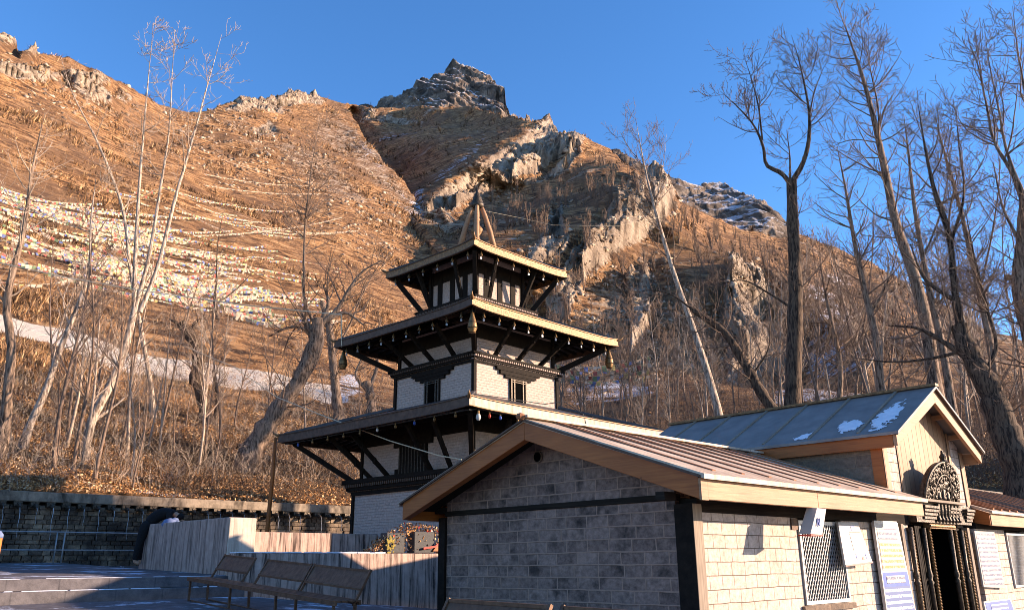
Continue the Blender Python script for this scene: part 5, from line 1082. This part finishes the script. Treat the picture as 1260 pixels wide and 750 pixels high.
tree('huge dark leaning trunk splitting into many limbs at the right edge', [([(1262, 590), (1240, 540), (1218, 480), (1196, 440), (1180, 400)], [.42, .36, .30, .25, .22]),
  ([(1182, 404), (1174, 350), (1168, 290), (1150, 235), (1138, 180), (1130, 130)], [.17, .15, .12, .09, .05, .012]), ([(1200, 448), (1168, 425), (1130, 404), (1090, 400)], [.14, .11, .07, .02]), ([(1176, 370), (1140, 345), (1120, 300)], [.1, .07, .02]),
  ([(1170, 300), (1186, 240), (1180, 180), (1176, 130)], [.07, .05, .03, .008]), ([(1210, 462), (1225, 430), (1215, 380), (1200, 320), (1188, 260)], [.09, .08, .06, .04, .01]), ([(1190, 430), (1150, 440), (1100, 445), (1050, 440)], [.08, .06, .04, .01])], 21, [(0, 150, .3, 1., 1.3, 1., 8, .08, .09, 4), (1, 760, .1, 1, .6, .85, 5, .08, .12, 3), (2, 1400, .15, 1, .26, .8, 4, .08, .14, 3)], 'bark_dark', 'twig', 14, gnarl=.12, sides=12)
tree('tall tree cut by the right picture edge with a broken stump arm', [([(1300, 560), (1285, 460), (1268, 400), (1256, 350), (1258, 300), (1262, 240)], [.34, .30, .26, .22, .17, .14]), ([(1260, 350), (1246, 342), (1236, 340)], [.16, .14, .12]),
  ([(1262, 260), (1244, 210), (1226, 180), (1212, 120), (1200, 70), (1194, 56)], [.10, .08, .06, .04, .02, .008]), ([(1260, 240), (1240, 190), (1228, 130), (1216, 70), (1211, 30)], [.08, .06, .04, .02, .006]), ([(1270, 200), (1262, 120), (1252, 60), (1246, 8)], [.08, .05, .03, .01]), ([(1256, 300), (1236, 260), (1222, 200)], [.07, .05, .02])], 22, [(0, 150, .3, 1., 1.3, .95, 8, .08, .08, 4), (1, 700, .1, 1, .6, .85, 5, .08, .12, 3), (2, 1200, .15, 1, .26, .8, 4, .08, .14, 3)], 'bark_mid', 'twig', 15, gnarl=.08, sides=12)
tree('leaning grey tree standing between the big upright tree and the thicket', [([(1085, 500), (1078, 420), (1062, 350), (1050, 290), (1040, 230), (1030, 180)], [.16, .14, .11, .08, .05, .01]), ([(1070, 390), (1095, 340), (1110, 280)], [.06, .04, .01])], 29, [(0, 80, .3, 1., 1.5, .9, 7, .09, .07, 4), (1, 420, .12, 1, .6, .8, 5, .09, .10, 3)], 'bark_mid', 'twig', 16)

lv_f = [(0, 90, .3, 1., 1.5, 1., 8, .09, .08, 4), (1, 460, .1, 1, .7, .85, 5, .08, .12, 3), (2, 700, .15, 1, .3, .8, 4, .08, .14, 3)]
tree('upswept grey tree just right of the forked pale tree crown', [([(1175, 520), (1160, 430), (1140, 340), (1126, 260), (1118, 190), (1112, 140)], [.16, .14, .11, .08, .05, .01]), ([(1135, 320), (1158, 260), (1168, 205), (1172, 170)], [.06, .045, .03, .008])], 30, lv_f, 'bark_mid', 'twig', 51)
tree('twiggy tree with a leaning crown filling the sky left of the cut off tree', [([(1230, 520), (1218, 420), (1198, 330), (1180, 250), (1160, 180), (1150, 140)], [.16, .14, .11, .08, .05, .01]), ([(1205, 360), (1222, 280), (1230, 210), (1226, 160)], [.07, .05, .03, .008])], 31, lv_f, 'bark_mid', 'twig', 52)
tree('low spreading tree between the upright tree and the forked pale tree', [([(1030, 520), (1034, 450), (1022, 390), (1012, 340), (1008, 300)], [.13, .11, .08, .05, .01]), ([(1030, 420), (1052, 370), (1062, 330)], [.05, .035, .01])], 33, lv_f, 'bark_mid', 'twig', 53)
# --- saplings: six templates, copied
def sapling(h, seed, pale=True):
    rg = np.random.default_rng(seed); n = 9; z = np.linspace(0, h, n); lean = rg.normal(size=2)*.09*h; p = np.stack([lean[0]*(z/h)**1.3+.02*h*np.sin(z*3/h*2+seed), lean[1]*(z/h)**1.3, z-.15], -1)
    P0 = p[None]; R0 = np.linspace(.0085*h, .0015*h, n)[None]; P1, Q1 = grow(P0, R0, 16, .25, .98, .30*h, .75, 6, rg, .10, .07); P2_, Q2 = grow(P1, Q1, 60, .1, 1, .12*h, .7, 4, rg, .10, .1); P3_, Q3 = grow(P2_, Q2, 90, .1, 1, .06*h, .7, 3, rg, .10, .1)
    Q3 = np.maximum(Q3, .0015); v, f = join([tubes(P0, R0, 6), tubes(P1, Q1, 4), tubes(P2_, Q2, 3), tubes(P3_, Q3, 3)]); return np_mesh('bare_sapling', v, f, M['twig_pale' if pale else 'twig'], smooth=True)
SAP = [sapling(5., 100+i, i % 3 == 0) for i in range(6)]
def plant(me, name, px, py, r, hgt, label, group, cat='tree'):
    o = link_mesh(name, me); p = at(px, py, r); o.location = p; s_ = hgt/5.; o.scale = (s_, s_, s_); o.rotation_euler = (0, 0, rng.uniform(0, 6.28)); return tag(o, label, cat, group)
for i in range(40):   # thicket on the leafy slope, left
    px = rng.uniform(-10, 470); py = rng.uniform(500, 606) if rng.random() < .7 else rng.uniform(455, 510)
    r = r1(px, py); plant(SAP[i % 6], 'bare_sapling', px, py, r, rng.uniform(2.5, 6.5), 'slender bare sapling in the thicket on the leafy slope left of the pagoda', 'saplings on the leafy left slope')
for i in range(110):   # woods right of the pagoda
    px = rng.uniform(690, 1290); py = rng.uniform(490, 560); r = r1(px, py)
    hh = rng.uniform(4, 8) if px < 950 else rng.uniform(5, 12); plant(SAP[i % 6], 'bare_sapling', px, py, r, hh, 'slender bare sapling in the woods behind the huts right of the pagoda', 'saplings in the right woods')
# low undergrowth of bent twigs
def undergrowth(name, n, xr, yr, hmin, hmax, mat, seed, wfun=None):
    rg = np.random.default_rng(seed); px = rg.uniform(*xr, n); py = rg.uniform(*yr, n); r = R1(px, py); b = at(px, py, r); h = rg.uniform(hmin, hmax, n)*(r/28)**.3
    K = 6; t = np.linspace(0, 1, K); az = rg.uniform(0, 6.28, n); ln = rg.uniform(.1, .9, n)
    P = b[:, None]+np.stack([(np.cos(az)*ln*h)[:, None]*t**1.6, (np.sin(az)*ln*h)[:, None]*t**1.6, h[:, None]*(t-.35*(ln[:, None])*t**2)-.05], -1); P += rg.normal(size=P.shape)*.035*t[None, :, None]*h[:, None, None]
    R = (rg.uniform(.0025, .007, n)*(r/28))[:, None]*np.linspace(1, .35, K)[None]; P1_, Q1_ = grow(P, R, n*2, .2, .95, .5*hmax*.5, .7, 4, rg, .04, .12, rad=.7)
    v, f = join([tubes(P, R, 3), tubes(P1_, Q1_, 3)]); o = link_mesh(name, np_mesh(name, v, f, mat, smooth=True)); return tag(o, None, None, None, 'stuff')
o = undergrowth('undergrowth', 1700, (-40, 480), (470, 606), .3, 1.5, M['twig_pale'], 21); o['label'] = 'tangled dry twigs covering the leafy slope on the left'; o['category'] = 'undergrowth'
o = undergrowth('undergrowth', 5200, (680, 1300), (480, 600), .4, 2.4, M['twig'], 22); o['label'] = 'tangled bare brushwood filling the ground behind the huts'; o['category'] = 'undergrowth'
# trees on the mountain: small, many
def mtree(seed):
    rg = np.random.default_rng(seed); P0 = []; R0 = []
    for i in range(5):
        a = rg.uniform(0, 6.28); s_ = rg.uniform(.2, .9); n = 6; z = np.linspace(0, 1, n)*rg.uniform(3.6, 5.2); P0.append(np.stack([math.cos(a)*s_*(z/5)**.8, math.sin(a)*s_*(z/5)**.8, z-.2], -1)); R0.append(np.linspace(.075, .02, n))
    P0, R0 = np.array(P0), np.array(R0); P1, Q1 = grow(P0, R0, 46, .2, 1, 1.5, .5, 4, rg, .12, .08); Q1 = np.maximum(Q1, .022); v, f = join([tubes(P0, R0, 4), tubes(P1, Q1, 3)]); return np_mesh('mountain_birch', v, f, M['twig'], smooth=True)
MT = [mtree(200+i) for i in range(5)]
from mathutils.bvhtree import BVHTree
def hit_from(P, X, Y, px, py):     # nearest built vertex on a hillside seen at this pixel
    j = np.clip(np.searchsorted(X[0], px), 1, X.shape[1]-2); col = Y[:, j]; i = int(np.argmin(np.abs(col-py))); return P[i, j]
MZ = [((600, 700), (235, 292), 44, 'birch copse on the dark mountain band right of the spire'), ((700, 830), (205, 300), 60, 'scrub along the ridge and gully of the mountain'), ((830, 960), (250, 340), 60, 'brown scrub on the mountain shoulder'), ((640, 900), (330, 440), 70, 'scrub on the lower mountain slopes'), ((960, 1190), (330, 460), 60, 'birch wood on the grey snowy slope at right')]
for (xa, xb), (ya, yb), n_, gl in MZ:
    for i in range(n_):
        px, py = rng.uniform(xa, xb), rng.uniform(ya, yb)
        if py < cr2(px)+4: continue
        p = hit_from(P2, X2, Y2, px, py); o = link_mesh('mountain_birch', MT[i % 5]); o.location = p; d_ = math.hypot(p[0], p[1]); s_ = rng.uniform(.7, 1.3)*min(1.25, d_/220+.25); o.scale = (s_*1.2, s_*1.2, s_); o.rotation_euler = (0, 0, rng.uniform(0, 6.28))
        tag(o, 'bare tree in the '+gl, 'tree', gl)

# ------------------------------------------------------------------ fallen leaves and dry grass
def scatter_leaves(n, xr, yr, smin, smax, seed, name, label):
    rg = np.random.default_rng(seed); sel = np.argwhere((X1 > xr[0]) & (X1 < xr[1]) & (Y1 > yr[0]) & (Y1 < yr[1])); s_ = sel[rg.integers(0, len(sel), n)]; p = P1[s_[:, 0], s_[:, 1]]+rg.normal(size=(n, 3))*np.array([.06, .06, .0]); p[:, 2] += rg.uniform(.0, .05, n)
    d1 = rg.normal(size=(n, 3))*np.array([1, 1, .55]); d1 /= np.linalg.norm(d1, axis=1, keepdims=True); d2 = np.cross(d1, rg.normal(size=(n, 3))); d2 /= np.linalg.norm(d2, axis=1, keepdims=True); s = rg.uniform(smin, smax, n)[:, None]
    v = np.stack([p-d1*s, p+d2*s*.45, p+d1*s, p-d2*s*.45], 1).reshape(-1, 3); f = np.arange(4*n).reshape(n, 4); o = link_mesh(name, np_mesh(name, v, f, M['leaf'])); o['label'] = label; o['category'] = 'leaves'; o['kind'] = 'stuff'
scatter_leaves(100000, (-40, 480), (440, 626), .016, .046, 31, 'fallen_leaves', 'carpet of brown fallen leaves on the slope above the spout wall')
scatter_leaves(26000, (650, 1290), (480, 600), .03, .08, 32, 'fallen_leaves', 'brown fallen leaves under the trees behind the huts')
def tufts(n, P, X, Y, xr, yr, hs, seed, name, label, avoid=None, mat='grass', cat='grass', thr=.5):
    rg = np.random.default_rng(seed); sel = np.argwhere((X > xr[0]) & (X < xr[1]) & (Y > yr[0]) & (Y < yr[1])); s_ = sel[rg.integers(0, len(sel), n)]
    if avoid is not None: x_, y_ = X[s_[:, 0], s_[:, 1]], Y[s_[:, 0], s_[:, 1]]; s_ = s_[mask(x_, y_, avoid, 2) < .3]
    p = P[s_[:, 0], s_[:, 1]]; n = len(p); d = np.hypot(p[:, 0], p[:, 1]); s = (hs*rg.uniform(.3, 1.2, n)**1.5*(.25+1.1*np.clip(vnoise(p/9., 77)+thr, 0, 1.2))*(d/100)**.75)[:, None]; B = 5; out = []
    for b in range(B):
        a = rg.uniform(0, 6.28, n); dx = np.stack([np.cos(a), np.sin(a), 0*a], -1); l = rg.uniform(.2, .9, n)[:, None]; w_ = .07; side = np.stack([-np.sin(a), np.cos(a), 0*a], -1)
        o = p+dx*s*.15; out.append(np.stack([o-side*s*w_, o+side*s*w_, o+dx*s*l+np.array([0, 0, 1])*s*rg.uniform(.5, 1, n)[:, None]], 1))
    v = np.concatenate(out).reshape(-1, 3); f = np.arange(len(v)).reshape(-1, 3); o = link_mesh(name, np_mesh(name, v, f, M[mat])); o['label'] = label; o['category'] = cat; o['kind'] = 'stuff'
t_ = NT('dry grass', .9); g_ = t_.node('NewGeometry').outputs['Random Per Island']; M['grass'] = t_.out(t_.ramp(g_, [(0, (.22, .11, .045)), (.5, (.50, .28, .12)), (1, (.70, .50, .29))]))
tufts(17000, P1, X1, Y1, (-30, 640), (55, 480), .55, 41, 'dry_grass', 'tufts of dry orange grass over the left hillside', [ROAD])
tufts(8000, P2, X2, Y2, (430, 1150), (135, 470), .5, 42, 'dry_grass', 'tufts of dry grass over the mountain slopes', SHADE2+ROCK2)

# ------------------------------------------------------------------ prayer flags
def m_flag(nm, c): t = NT(nm, .8); f = t.noise(t.coord('Object'), 1.5, 3); return t.out(t.mix(f, tuple(x*.8 for x in c), c))
FM = [m_flag('faded white flag', (.44, .355, .27)), m_flag('faded blue flag', (.12, .16, .34)), m_flag('faded red flag', (.34, .09, .07)), m_flag('faded green flag', (.15, .21, .12)), m_flag('faded yellow flag', (.46, .34, .13)), M['rope']]
def flag_string(p0, p1, sag, step, size, white, label, group, seed):
    rg = np.random.default_rng(seed); o = thing('prayer_flag_string', p0, 0, label, 'prayer flags', group); L = np.linalg.norm(p1-p0); n = max(3, int(L/step)); t = np.linspace(0, 1, n)
    line = (p1-p0)*t[:, None]+np.stack([0*t, 0*t, -sag*4*t*(1-t)], -1)+rg.normal(size=(n, 3))*.05*size; m = MB(); m.mi = 0
    dirv = (p1-p0)/L; v = []; mi = []
    for i in range(n-1):
        a = line[i]; b = a+(line[i+1]-a)*.82; sw = rg.normal(size=3)*size*.35; h = size*rg.uniform(.7, 1.2); dn = np.array([0, 0, -h])+sw; v += [a, b, b+dn+rg.normal(size=3)*size*.12, a+dn]; mi.append(0 if rg.random() < white else [4, 0, 2, 3, 1][i % 5])
    link_mesh('flags', np_mesh('flags', np.array(v), np.arange(len(v)).reshape(-1, 4), FM, mi), o)
    vv, ff = tubes(line[None], np.full((1, n), .02*size+.006), 3); link_mesh('cord', np_mesh('cord', vv, ff, M['rope']), o)
def surf1(px, py, lift=.3): return np.array(hit_from(P1, X1, Y1, px, py))+np.array([0, 0, lift])
k = 0
for i in range(135):
    py = 232+134*((i*.618) % 1); x0 = rng.uniform(-60, 210); ln = rng.uniform(110, 260)
    x1_ = min(x0+ln, 425-(max(0, 300-py)*.2)); sl_y = rng.uniform(.10, .30)*(1 if py < 330 else .9)
    lim = np.interp((x0+x1_)/2, [0, 150, 250, 350, 430], [352, 356, 388, 428, 430]); 
    if py+sl_y*(x1_-x0)*.5 > lim or x1_-x0 < 50: continue
    p0, p1 = surf1(x0, py+rng.uniform(-4, 4), rng.uniform(.2, 1.5)), surf1(x1_, min(py+sl_y*(x1_-x0), lim+14), rng.uniform(.2, 1.5))
    flag_string(p0, p1, rng.uniform(.3, 1.2), .34, .21, .46, 'string of faded prayer flags in the dense field of flags across the left hillside', 'prayer flag strings on the left hillside', 500+k); k += 1
for i, (x0, y0, x1_, y1_) in enumerate([(212, 352, 290, 372), (215, 356, 330, 396), (250, 378, 345, 402), (270, 384, 350, 410), (290, 392, 350, 404), (205, 345, 300, 362), (180, 338, 260, 352)]):
    flag_string(surf1(x0, y0, .8), surf1(x1_, y1_, .8), .5, .34, .36, .35, 'string of bright prayer flags along the lower edge of the flag field', 'bright flag strings at the lower edge', 700+i)
for i, (x0, y0, x1_, y1_) in enumerate([(240, 262, 330, 282), (300, 286, 430, 292), (310, 292, 440, 290), (270, 200, 400, 232), (250, 232, 395, 245), (240, 300, 420, 275), (210, 258, 300, 296), (330, 255, 400, 292), (250, 215, 380, 236)]):
    flag_string(surf1(x0, y0, 1.2), surf1(x1_, y1_, 1.2), .8, .22, .16, .97, 'long whitish string of bleached prayer flags above the flag field', 'bleached white flag strings', 720+i)
for i in range(4):
    flag_string(at(668-6*i, 444+4*i, 46), at(800, 437+8*i, 48), .5, .26, .2, .25, 'short string of coloured prayer flags right of the pagoda middle tier', 'flag strings right of the pagoda', 760+i)

# ------------------------------------------------------------------ loose stones on the slopes
def scree(n, P, X, Y, polys, smin, smax, seed, label, soft=14):
    rg = np.random.default_rng(seed); m_ = mask(X, Y, polys, soft)*.9+.05*(vnoise(P/14., 9) > .25); pr = m_.ravel()*(np.arange(m_.size) > 0); pr = pr/pr.sum(); s_ = rg.choice(m_.size, n, p=pr); p = P.reshape(-1, 3)[s_]
    s = ((rg.uniform(0, 1, n)**3*(smax-smin)+smin)*np.clip(np.hypot(p[:, 0], p[:, 1])/220, .15, 1.6))[:, None, None]; o6 = np.array([(1,0,0),(-1,0,0),(0,1,0),(0,-1,0),(0,0,1),(0,0,-1)], float); v = p[:, None]+(o6[None]+rg.normal(size=(n, 6, 3))*.28)*s*np.array([1, 1, .7])
    f = np.array([(0,2,4),(2,1,4),(1,3,4),(3,0,4),(2,0,5),(1,2,5),(3,1,5),(0,3,5)]); F = (f[None]+6*np.arange(n)[:, None, None]).reshape(-1, 3); o = link_mesh('loose_stones', np_mesh('loose_stones', v.reshape(-1, 3), F, M['scree'])); o['label'] = label; o['category'] = 'stones'; o['kind'] = 'stuff'
t_ = NT('loose stones', .9); g_ = t_.node('NewGeometry').outputs['Random Per Island']; M['scree'] = t_.out(t_.ramp(g_, [(0, (.10, .07, .05)), (.6, (.30, .22, .155)), (1, (.50, .40, .30))]))
scree(3600, P1, X1, Y1, ROCK1+[[(200, 140), (330, 150), (470, 240), (540, 300), (480, 330), (330, 240), (230, 200)], [(0, 80), (90, 80), (160, 150), (40, 140)]], .12, .95, 61, 'scree and loose stones over the left hillside')
scree(3500, P2, X2, Y2, ROCK2+[[(640, 330), (830, 320), (960, 470), (760, 460)]], .2, 1.3, 62, 'loose stones on the mountain ledges')

t_ = NT('dark heath', .95); g_ = t_.node('NewGeometry').outputs['Random Per Island']; M['heath'] = t_.out(t_.ramp(g_, [(0, (.035, .02, .012)), (.6, (.09, .052, .028)), (1, (.20, .12, .06))]))
tufts(30000, P1, X1, Y1, (-30, 640), (60, 470), .75, 43, 'heath_scrub', 'dark low scrub dotted over the left hillside', [ROAD], 'heath', 'scrub', .1)
tufts(16000, P2, X2, Y2, (430, 1150), (135, 470), .8, 44, 'heath_scrub', 'dark low scrub over the mountain slopes', None, 'heath', 'scrub', .25)
o = undergrowth('undergrowth', 1500, (200, 470), (545, 618), .3, .9, M['bark_dark'], 23); o['label'] = 'dark brush added in place of shade just above the spout wall'; o['category'] = 'undergrowth'  # dark brush mass added where the slope lies in shade
o = undergrowth('undergrowth', 1500, (-20, 470), (480, 600), .3, 1.1, M['bark_dark'], 24); o['label'] = 'dark stems added in place of shade over the leafy left slope'; o['category'] = 'undergrowth'  # dark stems added to stand in for shade on the slope
tree('dark fallen trunk added in place of shade below the gnarled tree', [([(292, 548), (320, 560), (350, 568), (384, 572)], [.12, .11, .09, .05])], r1(330, 568), [(0, 14, .2, 1, 1.0, .9, 6, .03, .1, 4)], 'bark_dark', 'twig', 61, name='added_dark_trunk', cat='log', ground=False)  # dark log added to deepen the shade on the slope
